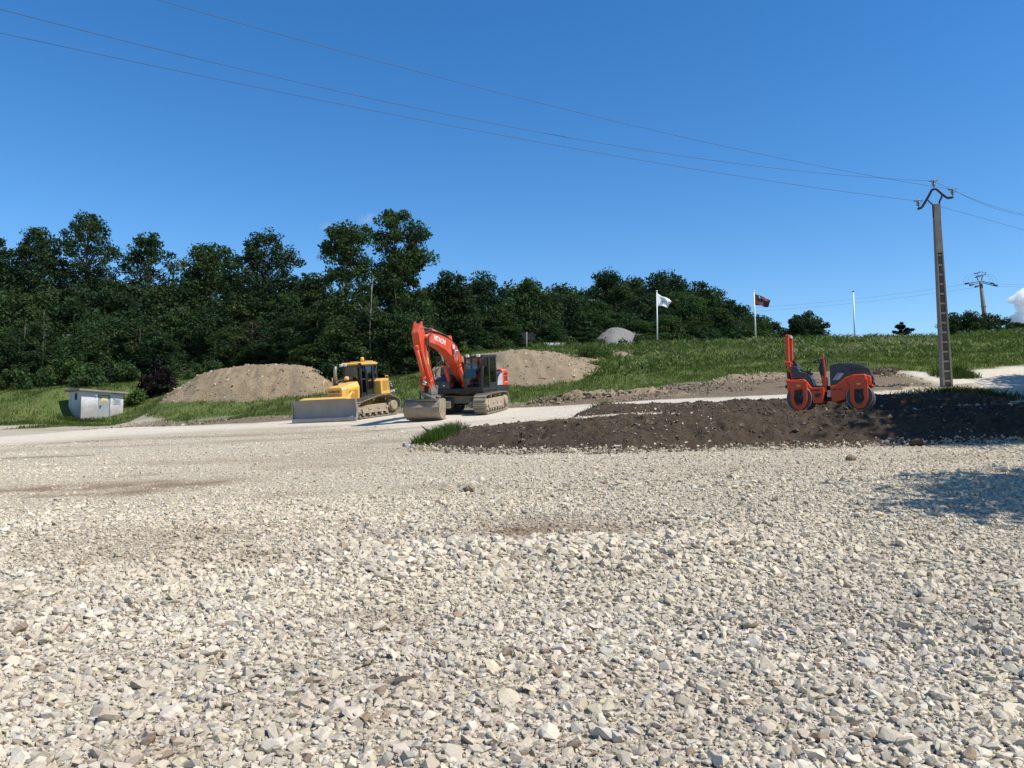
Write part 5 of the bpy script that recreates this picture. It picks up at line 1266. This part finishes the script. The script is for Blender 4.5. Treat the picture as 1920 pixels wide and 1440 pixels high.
def tree_meshes(seed, h, w, cb=.3, nc=70, per=110, leaf=.2, col='dark', cr=1.0, prof=.6, lean=0, skirt=True, bark='bark', lobes=None, limbs=.5, depth=.8, rs=1.0):
    g = np.random.default_rng(seed); rn = random.Random(seed)
    tp = [Vector((0, 0, -.4))]; x = y = 0
    for k in range(1, 8):
        x += rn.uniform(-.03, .03) * h * .4 + lean * h / 7; y += rn.uniform(-.02, .02) * h * .4; tp.append(Vector((x, y, h * .9 * k / 7)))
    r0 = (.0115 * h + .05) * rs
    tb = MB().tube(tp, [r0 * (1 - .85 * k / 7) for k in range(8)], 7)
    def axis_at(z): 
        k = min(max(z / (h * .9) * 7, 0), 6.99); i = int(k); return tp[i].lerp(tp[i + 1], k - i)
    cen = []; tries = 0
    ph = [rn.uniform(0, 6.28) for _ in range(4)]
    while len(cen) < nc and tries < nc * 40:
        tries += 1
        if lobes and rn.random() < .9:
            lx, lz, lr = rn.choices(lobes, weights=[l[2] ** 2 for l in lobes])[0]
            d = Vector((rn.gauss(0, 1), rn.gauss(0, 1), rn.gauss(0, 1))).normalized() * (rn.random() ** .4)
            c = Vector((lx * w / 2 + d.x * lr * w / 2, d.y * lr * w / 2 * depth, lz * h + d.z * lr * w / 2 * 1.0))
        else:
            t = rn.random(); ang = rn.uniform(0, 6.283)
            Rr = w / 2 * (math.sin(math.pi * min(1, (t * .93 + .05)) ** .8) ** prof)
            Rr *= 1 + .2 * math.sin(2 * ang + ph[0] + 4 * t) + .16 * math.sin(3 * ang + ph[1] - 7 * t)
            rad = Rr * math.sqrt(rn.uniform(.08, 1)); z = h * (cb + (1 - cb) * t) - cr * .5
            a = axis_at(z); c = Vector((a.x + rad * math.cos(ang), a.y + rad * math.sin(ang) * depth, z))
        if all((c - o).length > cr * .62 for o in cen): cen.append(c)
    for c in cen:
        if rn.random() < limbs:
            rad = math.hypot(c.x, c.y); zz = max(h * .12, c.z - rad * rn.uniform(.6, 1.3) - cr * .3); s = axis_at(min(zz, h * .86))
            m_ = s.lerp(c, .5) + Vector((rn.uniform(-.3, .3), rn.uniform(-.3, .3), rn.uniform(-.1, .5)))
            rr = max(.025, r0 * .42 * (1 - zz / h * .8)); tb.tube([s, m_, c], [rr, rr * .6, rr * .22], 5, cap=False)
    per = int(per * 1.5); leaf *= .8
    cen = np.array([c[:] for c in cen]); rad = cr * g.uniform(.6, 1.25, len(cen))
    Q, Cc = leaves_at(cen, rad, per, leaf, GREENS[col], g)
    tm = bpy.data.meshes.new('trunk'); tm.from_pydata(tb.v, [], tb.f); tm.polygons.foreach_set('use_smooth', tb.sm); tm.materials.append(M[bark]); tm.update()
    return tm, crown_mesh('crown', Q, Cc)
def plant(name, meshes, loc, label, cat='tree', group=None, rz=0, sc=(1, 1, 1)):
    t = empty(name, loc, label, cat, group); t.rotation_euler = (0, 0, rz); t.scale = sc
    link('trunk' if cat == 'tree' else 'stems', meshes[0], None, t); link('crown' if cat == 'tree' else 'foliage', meshes[1], None, t); return t
def tree_px(px, top, wpx, Y, label, seed, group=None, base=None, name='broadleaf_tree', **kw):
    x = at(px, top, Y).x; g_ = Hs(x, Y) if base is None else at(px, base, Y).z
    h = at(px, top, Y).z - g_; w = wpx * Y / 1500
    return plant(name, tree_meshes(seed, h, w, **kw), (x, Y, g_ - .1), label, 'tree', group)

T = 'dark broadleaf tree'
tree_px(-10, 440, 130, 84, 'tree at the left edge, crown cut by the frame above the hut bank', 11, cb=.25, nc=95, cr=1.25, per=110, leaf=.23)
tree_px(77, 420, 122, 82, 'tall airy tree second from the left edge with sky through its lower limbs', 12, cb=.25, nc=230, cr=.8, per=50, leaf=.21, limbs=.9)
tree_px(172, 396, 140, 83, 'tallest of the left trees, a narrow airy crown on a straight pale stem', 13, cb=.28, nc=260, cr=.78, per=46, leaf=.2, limbs=.95)
tree_px(283, 434, 134, 84, 'open topped tree right of the tallest left tree, thin outer twigs', 14, cb=.25, nc=230, cr=.78, per=46, leaf=.2, limbs=.9)
tree_px(390, 458, 158, 82, 'broad low crowned dense tree in the middle of the left wood', 15, col='mid', cb=.2, nc=130, cr=1.15, per=110, leaf=.22, prof=.5)
tree_px(506, 432, 142, 80, 'rounded airy tree standing clear left of the big twin crowned tree', 16, cb=.25, nc=240, cr=.8, per=54, leaf=.2, limbs=.95)
tree_px(590, 508, 95, 80, 'shorter tree in the dip between the rounded tree and the twin crowned tree', 17, cb=.15, nc=80, cr=1.1, per=110, leaf=.22, col='olive')
tree_px(655, 404, 120, 68, 'left half of the big twin crowned tree, boughs leaning out over the bulldozer', 18, cb=.3, nc=95, cr=.85, per=120, leaf=.19, col='mid', limbs=.9, bark='pale_bark',
        lobes=[(-.05, .93, .38), (-.75, .78, .34), (-.2, .8, .5), (.35, .86, .4), (.2, .68, .5), (-.3, .62, .35), (.3, .45, .6), (-.3, .35, .6)])
tree_px(745, 400, 125, 69, 'right half of the big twin crowned tree, tallest crown behind the excavator arm', 19, cb=.25, nc=120, cr=.9, per=120, leaf=.19, col='mid', limbs=.8, bark='pale_bark',
        lobes=[(.0, .93, .5), (.45, .85, .45), (.65, .74, .38), (-.35, .82, .4), (.2, .7, .6), (-.2, .55, .6), (.3, .42, .75), (.0, .25, .8)])
tree_px(838, 503, 90, 80, 'dark tree directly right of the twin crowned tree, behind the excavator boom', 20, cb=.1, nc=110, cr=1.15, per=110, leaf=.23)
tree_px(905, 512, 100, 88, 'rounded tree behind the excavator cab, second right of the twin crowned tree', 21, cb=.1, nc=115, cr=1.2, per=110, leaf=.24)
tree_px(985, 519, 112, 90, 'wide tree behind the direction signpost', 22, cb=.1, nc=125, cr=1.25, per=110, leaf=.25, col='mid')
tree_px(1055, 532, 100, 94, 'smaller crown in the wood left of the tall hilltop tree', 23, cb=.1, nc=110, cr=1.3, per=100, leaf=.26)
tree_px(1142, 504, 112, 112, 'round topped tallest tree of the hill wood above the grey gravel heap', 24, cb=.35, nc=85, cr=1.35, per=110, leaf=.27, limbs=.8)
tree_px(1248, 505, 120, 112, 'broad topped tree on the hill wood directly above the white flag', 25, cb=.25, nc=105, cr=1.35, per=110, leaf=.27)
tree_px(697, 500, 60, 64.5, 'slim pale stemmed half dead tree in front of the twin crowned tree', 26, cb=.3, nc=10, cr=.6, per=25, leaf=.16, col='olive', bark='pale_bark', limbs=1.0, rs=.65, name='bare_tree')

for i, (px, top, Y, lb) in enumerate(((268, 600, 72.5, 'slim pale grey stem in the wood between the purple shrub and the hut'), (52, 590, 71.5, 'thin leaning pale stem near the left edge of the wood'), (85, 570, 72.5, 'pair of thin grey stems left of the white hut in the wood'),
                                  (470, 590, 73, 'rusty twiggy dead tree in the wood above the flat top of the clay heap'), (1010, 580, 86, 'thin pale stem in the wood right of the signpost'), (1385, 590, 91, 'thin pale stem in the hill wood below the maroon flag'))):
    tree_px(px, top, 50, Y, lb, 126 + i, cb=.3, nc=14, cr=.5, per=22, leaf=.15, col='brown' if i == 3 else 'olive', bark='bark', limbs=1.0, rs=.6, lean=.02 * (i - 2), name='bare_tree')
# understorey that closes the wood: a handful of builds, copied
lows = [tree_meshes(40 + k, 9.5, 7.0, cb=.02, nc=130, cr=1.15, per=100, leaf=.23, col=c, prof=.45, limbs=.25) for k, c in enumerate(('dark', 'mid', 'dark', 'olive'))]
gR = random.Random(3)
GL = 'low dense tree filling the dark wood edge below the tall crowns'
for i, (px, top, Y) in enumerate([(-60,530,80),(20,545,77),(70,600,74),(105,540,78),(150,535,79),(185,585,75),(225,525,79),(270,590,75),(330,530,79),(350,580,76),(410,560,77),(455,535,79),(490,530,81),(555,525,82),(260,535,80),(40,525,82),(480,600,76),(540,545,79),(555,585,75),(610,560,76),(630,600,72),(700,590,74),(760,560,75),(775,600,73),(800,540,80),(860,560,84),(870,600,80),(930,570,86),(945,610,84),(1000,575,90),(1030,600,88),
                                  (440,610,74),(300,620,73),(160,620,73),(40,630,72),(660,620,71),(720,640,70),(580,630,73),(510,630,74),(645,590,65.5),(690,575,66),(745,585,66),(785,610,67),(600,640,66)]):
    x = at(px, top, Y).x; g_ = Hs(x, Y); h = at(px, top, Y).z - g_; s = h / 9.5; mm = lows[i % 4]
    plant('understorey_tree', mm, (x, Y, g_ - .1), GL, 'tree', 'low trees of the wood edge', gR.uniform(0, 6.28), (max(.75, s * gR.uniform(.9, 1.15)),) * 2 + (s,))
hills = [tree_meshes(60 + k, 13, 9.0, cb=.05, nc=135, cr=1.35, per=100, leaf=.28, col=c, prof=.5, limbs=.2) for k, c in enumerate(('dark', 'mid', 'mid', 'olive', 'dark'))]
GH = 'dark green tree massed in the hillside wood behind the flagpoles'
for i, (px, top, Y) in enumerate([(1020,545,108),(1085,545,112),(1110,560,100),(1190,520,118),(1215,545,105),(1290,522,116),(1300,555,102),(1330,540,115),(1345,575,100),(1365,560,112),(1390,572,112),(1410,590,102),(1425,592,110),(1445,603,110),(1160,580,96),(1060,590,96),(1250,590,96),(1200,600,95),(1310,600,95),(1110,610,93),(1380,605,96),(1000,610,92),(1275,545,108),(1165,535,110),(1230,570,100),(960,560,100),(1130,590,95)]):
    x = at(px, top, Y).x; g_ = Hs(x, Y); h = at(px, top, Y).z - g_; s = h / 13; mm = hills[i % 5]
    plant('hill_tree', mm, (x, Y, g_ - .1), GH, 'tree', 'trees of the hillside wood', gR.uniform(0, 6.28), (min(1.05, max(.7, s * gR.uniform(.95, 1.2))),) * 2 + (s,))
# trees on the skyline at the right
tree_px(1510, 580, 88, 84, 'round bushy tree alone on the skyline above the road roller', 70, base=640, cb=.0, nc=60, cr=.65, per=110, leaf=.17, lobes=[(-.3, .4, .55), (.3, .4, .6), (-.1, .75, .3), (.6, .6, .3), (-.1, .5, .6)])
tree_px(1804, 582, 76, 96, 'dark leafy tree on the skyline left of the distant line pole', 71, base=632, cb=.0, nc=60, cr=.75, per=100, leaf=.19, prof=.4)
tree_px(1857, 585, 62, 100, 'looser grey green tree on the skyline right of the distant line pole', 72, base=632, cb=.1, nc=45, cr=.7, per=70, leaf=.18, col='olive', prof=.4, limbs=.9)
tree_px(1906, 602, 50, 96, 'low bushy tree at the right end of the skyline under the cloud', 73, base=632, cb=.0, nc=35, cr=.6, per=90, leaf=.17, prof=.4)
def pine():
    Y = 77; b = at(1692, 640, Y); b.z = min(b.z, Hs(b.x, Y)); h = at(1692, 604, Y).z - b.z; g = np.random.default_rng(5); rn = random.Random(5)
    tb = MB().tube([(0, 0, -.3), (0, 0, h * .9)], [.07, .02], 6); cen = []
    for k in range(15):
        a = rn.uniform(0, 6.28); z = h * rn.uniform(.2, .6); L = rn.uniform(.4, 1.0); e = Vector((math.cos(a) * L, math.sin(a) * L, z + rn.uniform(.2, .55)))
        tb.tube([(0, 0, z), e * .6 + Vector((0, 0, z * .3)), e], [.03, .025, .015], 5); 
        for u in (.6, .8, 1): cen.append(tuple(Vector((0, 0, z)).lerp(e, u)))
    cen.append((0, 0, h * .95)); cen.append((0, 0, h * .8))
    Q, Cc = leaves_at(np.array(cen), np.full(len(cen), .2), 60, .1, (.012, .022, .016), g)
    tm = bpy.data.meshes.new('trunk'); tm.from_pydata(tb.v, [], tb.f); tm.materials.append(M['bark']); tm.update()
    plant('pine_tree', (tm, crown_mesh('crown', Q, Cc)), b, 'small dark spiky pine on the skyline left of the concrete power pole')
pine()
# trees off the right edge of the frame that throw the broad shadows across the yard
for i, (x, y, h, w) in enumerate(((15.2, 8.4, 11.5, 7.8), (19.2, 17.0, 13.5, 8), (21.9, 22.2, 14.5, 9), (26.4, 27.5, 13, 8.5), (30.5, 32, 13, 9), (34.5, 38.0, 12, 9), (24.5, 14, 14, 8))):
    plant('shade_tree', tree_meshes(80 + i, h, w, cb=.3, nc=(115 if i == 0 else 120), cr=1.25, per=(80 if i == 0 else 100), leaf=.2, col='mid', prof=.45), (x, y, Hs(x, y) - .1), 'roadside tree beyond the right edge shading the yard', 'tree', 'trees shading the right side')

# shrubs along the foot of the left wood
def shrub(px, top, wpx, Y, base, col, label, seed, group=None, per=110, leaf=.15, name='shrub'):
    x = at(px, top, Y).x; g_ = Hs(x, Y); h = max(at(px, top, Y).z - g_, .6); w = wpx * Y / 1500; g = np.random.default_rng(seed); rn = random.Random(seed)
    nc = max(8, int(w * h * 3.2)); cen = []
    for _ in range(nc):
        a = rn.uniform(0, 6.28); r = math.sqrt(rn.random()) * w / 2; z = h * (1 - (r / (w / 2)) ** 2 * .6) * rn.uniform(.12, .92); cen.append((r * math.cos(a), r * math.sin(a) * .75, z))
    Q, Cc = leaves_at(np.array(cen), np.full(nc, .55) * g.uniform(.7, 1.3, nc), per, leaf, GREENS[col], g, .8)
    sb = MB()
    for c in cen[:max(5, nc // 3)]: sb.tube([(c[0] * .15, c[1] * .15, -.2), (c[0] * .6, c[1] * .6, c[2] * .6), c], [.04, .03, .012], 5, cap=False)
    sm = bpy.data.meshes.new('stems'); sm.from_pydata(sb.v, [], sb.f); sm.materials.append(M['bark']); sm.update()
    plant(name, (sm, crown_mesh('foliage', Q, Cc)), (x, Y, g_ - .05), label, 'shrub', group)
shrub(298, 660, 54, 62.5, 750, 'purple', 'dark purple brown shrub at the left end of the tan clay heap', 1, leaf=.13, per=150)
shrub(120, 668, 110, 68, 740, 'fresh', 'bright green shrub behind the white hut', 2)
shrub(40, 690, 110, 67, 745, 'mid', 'spreading shrub at the left edge above the grass', 3)
shrub(215, 668, 110, 69, 740, 'mid', 'broad green shrub between the hut and the purple shrub', 4)
shrub(370, 668, 100, 70, 720, 'mid', 'green shrub showing over the left shoulder of the clay heap', 5)
shrub(262, 728, 46, 61, 752, 'fresh', 'small light green bush on the grass right of the hut', 6, leaf=.11)
shrub(160, 700, 70, 66, 745, 'olive', 'olive shrub directly behind the hut roof', 7)
shrub(-60, 690, 110, 68, 745, 'mid', 'shrub at the far left, half outside the frame', 8)
shrub(622, 660, 64, 60.5, 740, 'dark', 'dark bush at the right end of the clay heap behind the bulldozer', 9)
shrub(700, 650, 120, 65, 720, 'dark', 'dark spreading bush under the twin crowned tree', 10)
shrub(770, 655, 80, 66, 720, 'dark', 'dark bush behind the excavator arm', 11)
shrub(860, 640, 90, 76, 660, 'fresh', 'light green bush behind the centre earth heap', 12)
shrub(930, 632, 90, 79, 660, 'mid', 'bush left of the signpost at the wood foot', 13)
shrub(1110, 652, 90, 64, 690, 'fresh', 'leafy weeds on the shoulder of the stony earth heap', 14, leaf=.12)
shrub(835, 682, 40, 57, 715, 'fresh', 'weeds growing on the earth heap between arm and cab of the excavator', 15, leaf=.1)
GS = 'bushy growth along the foot of the hill wood'
for i, (px, top, w, Y) in enumerate([(1050,625,90,88),(1130,628,100,92),(1200,625,90,90),(1270,615,90,90),(1330,612,90,90),(1390,615,80,90),(1440,620,60,90)]):
    shrub(px, top, w, Y, 645, ('mid', 'dark', 'olive')[i % 3], GS, 30 + i, 'bushes at the foot of the hill wood', leaf=.2)

# grass blades over the bank
def blades(name, X, Y, hgt, wid, col, label, seed, lean=.35, kind='stuff', cat='grass', Z=None):
    g = np.random.default_rng(seed); n = len(X); Z = H(X, Y) if Z is None else Z
    a = g.uniform(0, 2 * math.pi, n); wx, wy = np.cos(a) * wid / 2, np.sin(a) * wid / 2
    lx, ly = g.normal(0, lean, n) * hgt, g.normal(0, lean, n) * hgt
    V = np.stack([np.stack([X - wx, Y - wy, Z - .03], -1), np.stack([X + wx, Y + wy, Z - .03], -1), np.stack([X + wx * .55 + lx * .45, Y + wy * .55 + ly * .45, Z + hgt * .62], -1),
                  np.stack([X + lx, Y + ly, Z + hgt], -1), np.stack([X - wx * .55 + lx * .45, Y - wy * .55 + ly * .45, Z + hgt * .62], -1)], 1)
    me = bpy.data.meshes.new(name); m = n
    idx = np.arange(n * 5).reshape(n, 5)
    me = np_mesh(name, V.reshape(-1, 3), idx.ravel(), 5, False); vattr(me, 'tint', np.repeat(np.clip(col, .005, .6), 5, 0))
    return tag(link(name, me, M['blade']), label, cat, None, kind)
def grass_field():
    g = np.random.default_rng(12); XS, YS = [], []
    for y0, y1, dens in ((45, 56, 110), (56, 66, 85), (66, 80, 60)):
        hw = lambda y: .66 * y + 1.5
        n = int((hw(y0) + hw(y1)) * (y1 - y0) * dens); Y = g.uniform(y0, y1, n); X = g.uniform(-1, 1, n) * hw(y1); ok = np.abs(X) < hw(Y); XS.append(X[ok]); YS.append(Y[ok])
    X, Y = np.concatenate(XS), np.concatenate(YS); gr_ = masks(X, Y)[0]
    clump = fbm(X * 1.4, Y * 1.4, 71, 3); big = fbm(X * .25, Y * .3, 72, 3); dry = fbm(X * .5, Y * .8, 73, 4)
    keep = (gr_ > .35) & (g.random(len(X)) < np.clip(.75 + clump * .9, .15, 1))
    X, Y, clump, big, dry = X[keep], Y[keep], clump[keep], big[keep], dry[keep]; n = len(X)
    top = sstep(60, 72, Y) * sstep(4, 12, X)
    hgt = (.15 + .1 * np.clip(clump, -1, 1) + .09 * top + .06 * np.clip(big, -.5, 1)) * g.uniform(.55, 1.45, n); hgt = hgt.clip(.06, 1.0)
    c1, c2, c3 = np.array([.085, .132, .028]), np.array([.145, .182, .046]), np.array([.46, .41, .24])
    u = np.clip(.5 + big * .9 + g.normal(0, .2, n), 0, 1)[:, None]; col = (c1 * (1 - u) + c2 * u) * (1 - .28 * sstep(6, -14, X) + .3 * np.clip(fbm(X * .12, Y * .25, 77, 3), -.8, 1))[:, None]
    # patch of yellowing weeds on the upper bank right of centre
    cx, cy = at(1590, 668, 62).x, 62.0
    pw = np.exp(-((X - cx) / 9.5) ** 2 - ((Y - cy) / 6) ** 2)
    dm = (np.clip((dry + .08) * 2.5, 0, 1) * 1.0 * pw + .12 * np.clip(dry, 0, 1))[:, None] * g.uniform(.4, 1.2, n)[:, None]
    col = col * (1 - np.clip(dm, 0, .85)) + c3 * np.clip(dm, 0, .85)
    col *= g.normal(1, .2, n).clip(.5, 1.6)[:, None]
    blades('meadow_grass', X, Y, hgt, .03 + .02 * (Y - 45) / 30 * g.uniform(.6, 1.5, n), col, 'long green grass and weeds covering the bank', 13)
    # leafy weeds: short wide blades on the upper bank
    n = 40000; Y = g.uniform(54, 76, n); X = g.uniform(2, 52, n); k = (np.abs(X) < .66 * Y + 1.5) & (fbm(X * .8, Y * .8, 75) > .0) & (masks(X, Y)[0] > .5); X, Y = X[k], Y[k]; n = len(X)
    cx = at(1590, 668, 62).x; pw = np.exp(-((X - cx) / 11) ** 2 - ((Y - 64) / 7) ** 2) * np.clip(.55 + fbm(X * .35, Y * .5, 78, 4) * 1.6, 0, 1.2) + .12
    base = np.where((g.random(n) < .25)[:, None], np.array([.2, .23, .085]), np.array([.095, .145, .036])); dry_ = g.random(n) < pw * .75; base[dry_] = (.42, .385, .25)
    blades('bank_weeds', X, Y, g.uniform(.1, .45, n) * (1 + .5 * sstep(68, 73, Y)), g.uniform(.07, .15, n), base * g.normal(1, .25, n).clip(.5, 1.6)[:, None], 'broad leaved weeds scattered over the upper bank', 14, .8)
grass_field()
def tuft(px, py, Y, rx, ry, n, h, label, seed, fn=None, col=(.07, .12, .022), wid=.014):
    g = np.random.default_rng(seed); c = at(px, py, Y); X = c.x + g.normal(0, rx, n).clip(-2.2 * rx, 2.2 * rx); Yy = c.y + g.normal(0, ry, n).clip(-2 * ry, 2 * ry)
    Z = np.maximum(fn(X, Yy)[0], H(X, Yy)) if fn else None
    return blades('grass_tuft', X, Yy, h * g.uniform(.3, 1.25, n) * (1 - .4 * ((X - c.x) / (2.2 * rx)) ** 2), wid * g.uniform(.6, 1.6, n), np.array(col) * g.normal(1, .25, n).clip(.4, 1.7)[:, None], label, seed, .45, None, 'grass tuft', Z)
tuft(822, 815, 25.0, .38, .45, 2600, .36, 'bright green grass tuft on the left tip of the dark soil bank', 1, bankA)
tuft(800, 822, 24.6, .16, .25, 500, .26, 'smaller grass tuft at the outer tip of the dark soil bank', 5, bankA)
tuft(1120, 758, 29.5, .28, .3, 500, .2, 'thin grass tuft on the left tip of the rear soil strip', 2, bankB)
tuft(1800, 745, 28.5, 1.1, .6, 2600, .32, 'sparse dark grass on the rear soil strip near the concrete pole', 3, bankB, (.055, .08, .02), .016)
tuft(1790, 708, 43, .5, .5, 1600, .55, 'clump of tall grass behind the foot of the concrete pole', 4, None, (.065, .105, .025), .03)
tuft(150, 788, 57, 1.0, .25, 900, .3, 'fringe of grass at the foot of the hut front', 6, None, (.055, .09, .02), .03)
tuft(440, 790, 50, 4.5, .6, 500, .18, 'thin grass stalks on the dirt verge left of the bulldozer', 7, None, (.07, .1, .03), .03)['kind'] = 'stuff'
tuft(560, 735, 57.0, 1.6, .8, 1500, .35, 'rough grass creeping up the foot of the left clay heap', 8, None, (.05, .085, .02), .05)
# ------------------------------------------------------------------ camera, light, sky
cam = bpy.data.cameras.new('camera'); co_ = bpy.data.objects.new('camera', cam); COL.objects.link(co_)
cam.sensor_width = 36; cam.lens = F / 1920 * 36; cam.clip_end = 20000; cam.clip_start = .1
co_.location = (0, 0, CAMZ); co_.rotation_euler = (R(90) + TH, 0, 0); SC.camera = co_

SUN_EL = R(53); SUN_H = Vector((.91, -.42)).normalized()
S = Vector((SUN_H.x * math.cos(SUN_EL), SUN_H.y * math.cos(SUN_EL), math.sin(SUN_EL)))
sl = bpy.data.lights.new('sun', 'SUN'); sl.energy = 4.2; sl.angle = R(.53); sl.color = (1, .945, .85)
so = bpy.data.objects.new('sun', sl); COL.objects.link(so); so.rotation_euler = (-S).to_track_quat('-Z', 'Y').to_euler(); so.location = (40, -40, 60)
w = bpy.data.worlds.new('World'); SC.world = w; w.use_nodes = True; nt = w.node_tree; nt.nodes.clear()
out = nt.nodes.new('ShaderNodeOutputWorld'); bg = nt.nodes.new('ShaderNodeBackground'); sky = nt.nodes.new('ShaderNodeTexSky')
sky.sky_type = 'NISHITA'; sky.sun_disc = False; sky.sun_elevation = SUN_EL; sky.sun_rotation = math.atan2(SUN_H.x, SUN_H.y)
sky.altitude = 300; sky.air_density = 1.0; sky.dust_density = .25; sky.ozone_density = 3.0
bg.inputs['Strength'].default_value = .1
hs = nt.nodes.new('ShaderNodeHueSaturation'); hs.inputs['Hue'].default_value = .503; hs.inputs['Saturation'].default_value = 1.33; hs.inputs['Value'].default_value = 1.17
nt.links.new(sky.outputs[0], hs.inputs['Color']); nt.links.new(hs.outputs[0], bg.inputs[0]); nt.links.new(bg.outputs[0], out.inputs[0])
SC.view_settings.view_transform = 'Standard'; SC.view_settings.look = 'None'; SC.view_settings.gamma = 1; SC.view_settings.use_curve_mapping = False
SC.view_settings.exposure = .53
SC.cycles.volume_bounces = 40; SC.cycles.max_bounces = 48; SC.cycles.transmission_bounces = 6; SC.cycles.diffuse_bounces = 3; SC.cycles.glossy_bounces = 3; SC.cycles.transparent_max_bounces = 12
# ------------------------------------------------------------------ clouds far off
def cloud(blobs, Y, label, seed, name='cloud'):
    bm = bmesh.new(); rn = random.Random(seed)
    for (px, py, rpx) in blobs:
        c = at(px, py, Y + rn.uniform(-.5, 1) * rpx * Y / F); r = rpx * Y / F
        for k in range(7):
            o = Vector((rn.gauss(0, 1), rn.gauss(0, 1), rn.gauss(0, 1))).normalized() * r * (.55 if k else 0)
            bmesh.ops.create_icosphere(bm, subdivisions=3, radius=r * (rn.uniform(.35, .6) if k else .85), matrix=Matrix.Translation(c + o))
    me = bpy.data.meshes.new(name); bm.to_mesh(me); bm.free()
    m = bpy.data.materials.new('cloud_white'); m.use_nodes = True; nt_ = m.node_tree; nt_.nodes.clear(); om = nt_.nodes.new('ShaderNodeOutputMaterial')
    v = nd(nt_, 'ShaderNodeVolumePrincipled', Color=(1, 1, 1, 1), Density=.05); nt_.links.new(v.outputs[0], om.inputs['Volume'])
    o = link(name, me, m)
    rm = o.modifiers.new('merge', 'REMESH'); rm.mode = 'VOXEL'; rm.voxel_size = Y / F * .9
    tx = bpy.data.textures.new('cloud_billow', 'CLOUDS'); tx.noise_scale = Y / F * 5
    dp = o.modifiers.new('billow', 'DISPLACE'); dp.texture = tx; dp.strength = Y / F * 3; dp.mid_level = .5
    me.polygons.foreach_set('use_smooth', [True] * len(me.polygons))
    return tag(o, label, 'cloud')
cloud([(1896, 563, 8), (1904, 561, 10), (1890, 603, 9), (1902, 600, 13), (1908, 556, 8), (1914, 552, 10), (1925, 560, 20), (1945, 575, 24), (1912, 574, 11), (1915, 590, 13), (1900, 598, 10), (1890, 601, 7), (1906, 606, 12), (1940, 600, 24), (1885, 606, 6)], 3500, 'white cumulus cloud low over the right end of the skyline', 1)

def wisp(px, py, rx, ry, label, seed):
    Y = 3200; c = at(px, py, Y); k = Y / F; bm = bmesh.new(); bmesh.ops.create_icosphere(bm, subdivisions=3, radius=1)
    me = bpy.data.meshes.new('cloud_wisp'); bm.to_mesh(me); bm.free(); o = link('cloud_wisp', me); o.location = c; o.scale = (rx * k, rx * k * .8, ry * k); o.rotation_euler = (0, R(-14), 0)
    m = bpy.data.materials.new('thin_cloud'); m.use_nodes = True; nt_ = m.node_tree; nt_.nodes.clear(); om = nt_.nodes.new('ShaderNodeOutputMaterial')
    v = nd(nt_, 'ShaderNodeVolumePrincipled', Color=(1, 1, 1, 1)); co_n = objco(nt_)
    ln = nt_.nodes.new('ShaderNodeVectorMath'); ln.operation = 'LENGTH'; nt_.links.new(co_n, ln.inputs[0])
    f = rng_map(nt_, ln.outputs['Value'], .2, 1, 1, 0); n_ = rng_map(nt_, noise(nt_, 2.2, 4, .6, co_n), .4, .7)
    nt_.links.new(mathn(nt_, 'MULTIPLY', mathn(nt_, 'MULTIPLY', f, n_), .011), v.inputs['Density']); nt_.links.new(v.outputs[0], om.inputs['Volume'])
    me.materials.append(m); tag(o, label, 'cloud')
wisp(690, 410, 26, 12, 'faint wisp of white cloud behind the top of the twin crowned tree', 1)
wisp(612, 424, 17, 9, 'smallest faint cloud wisp left of the twin crowned tree', 2)
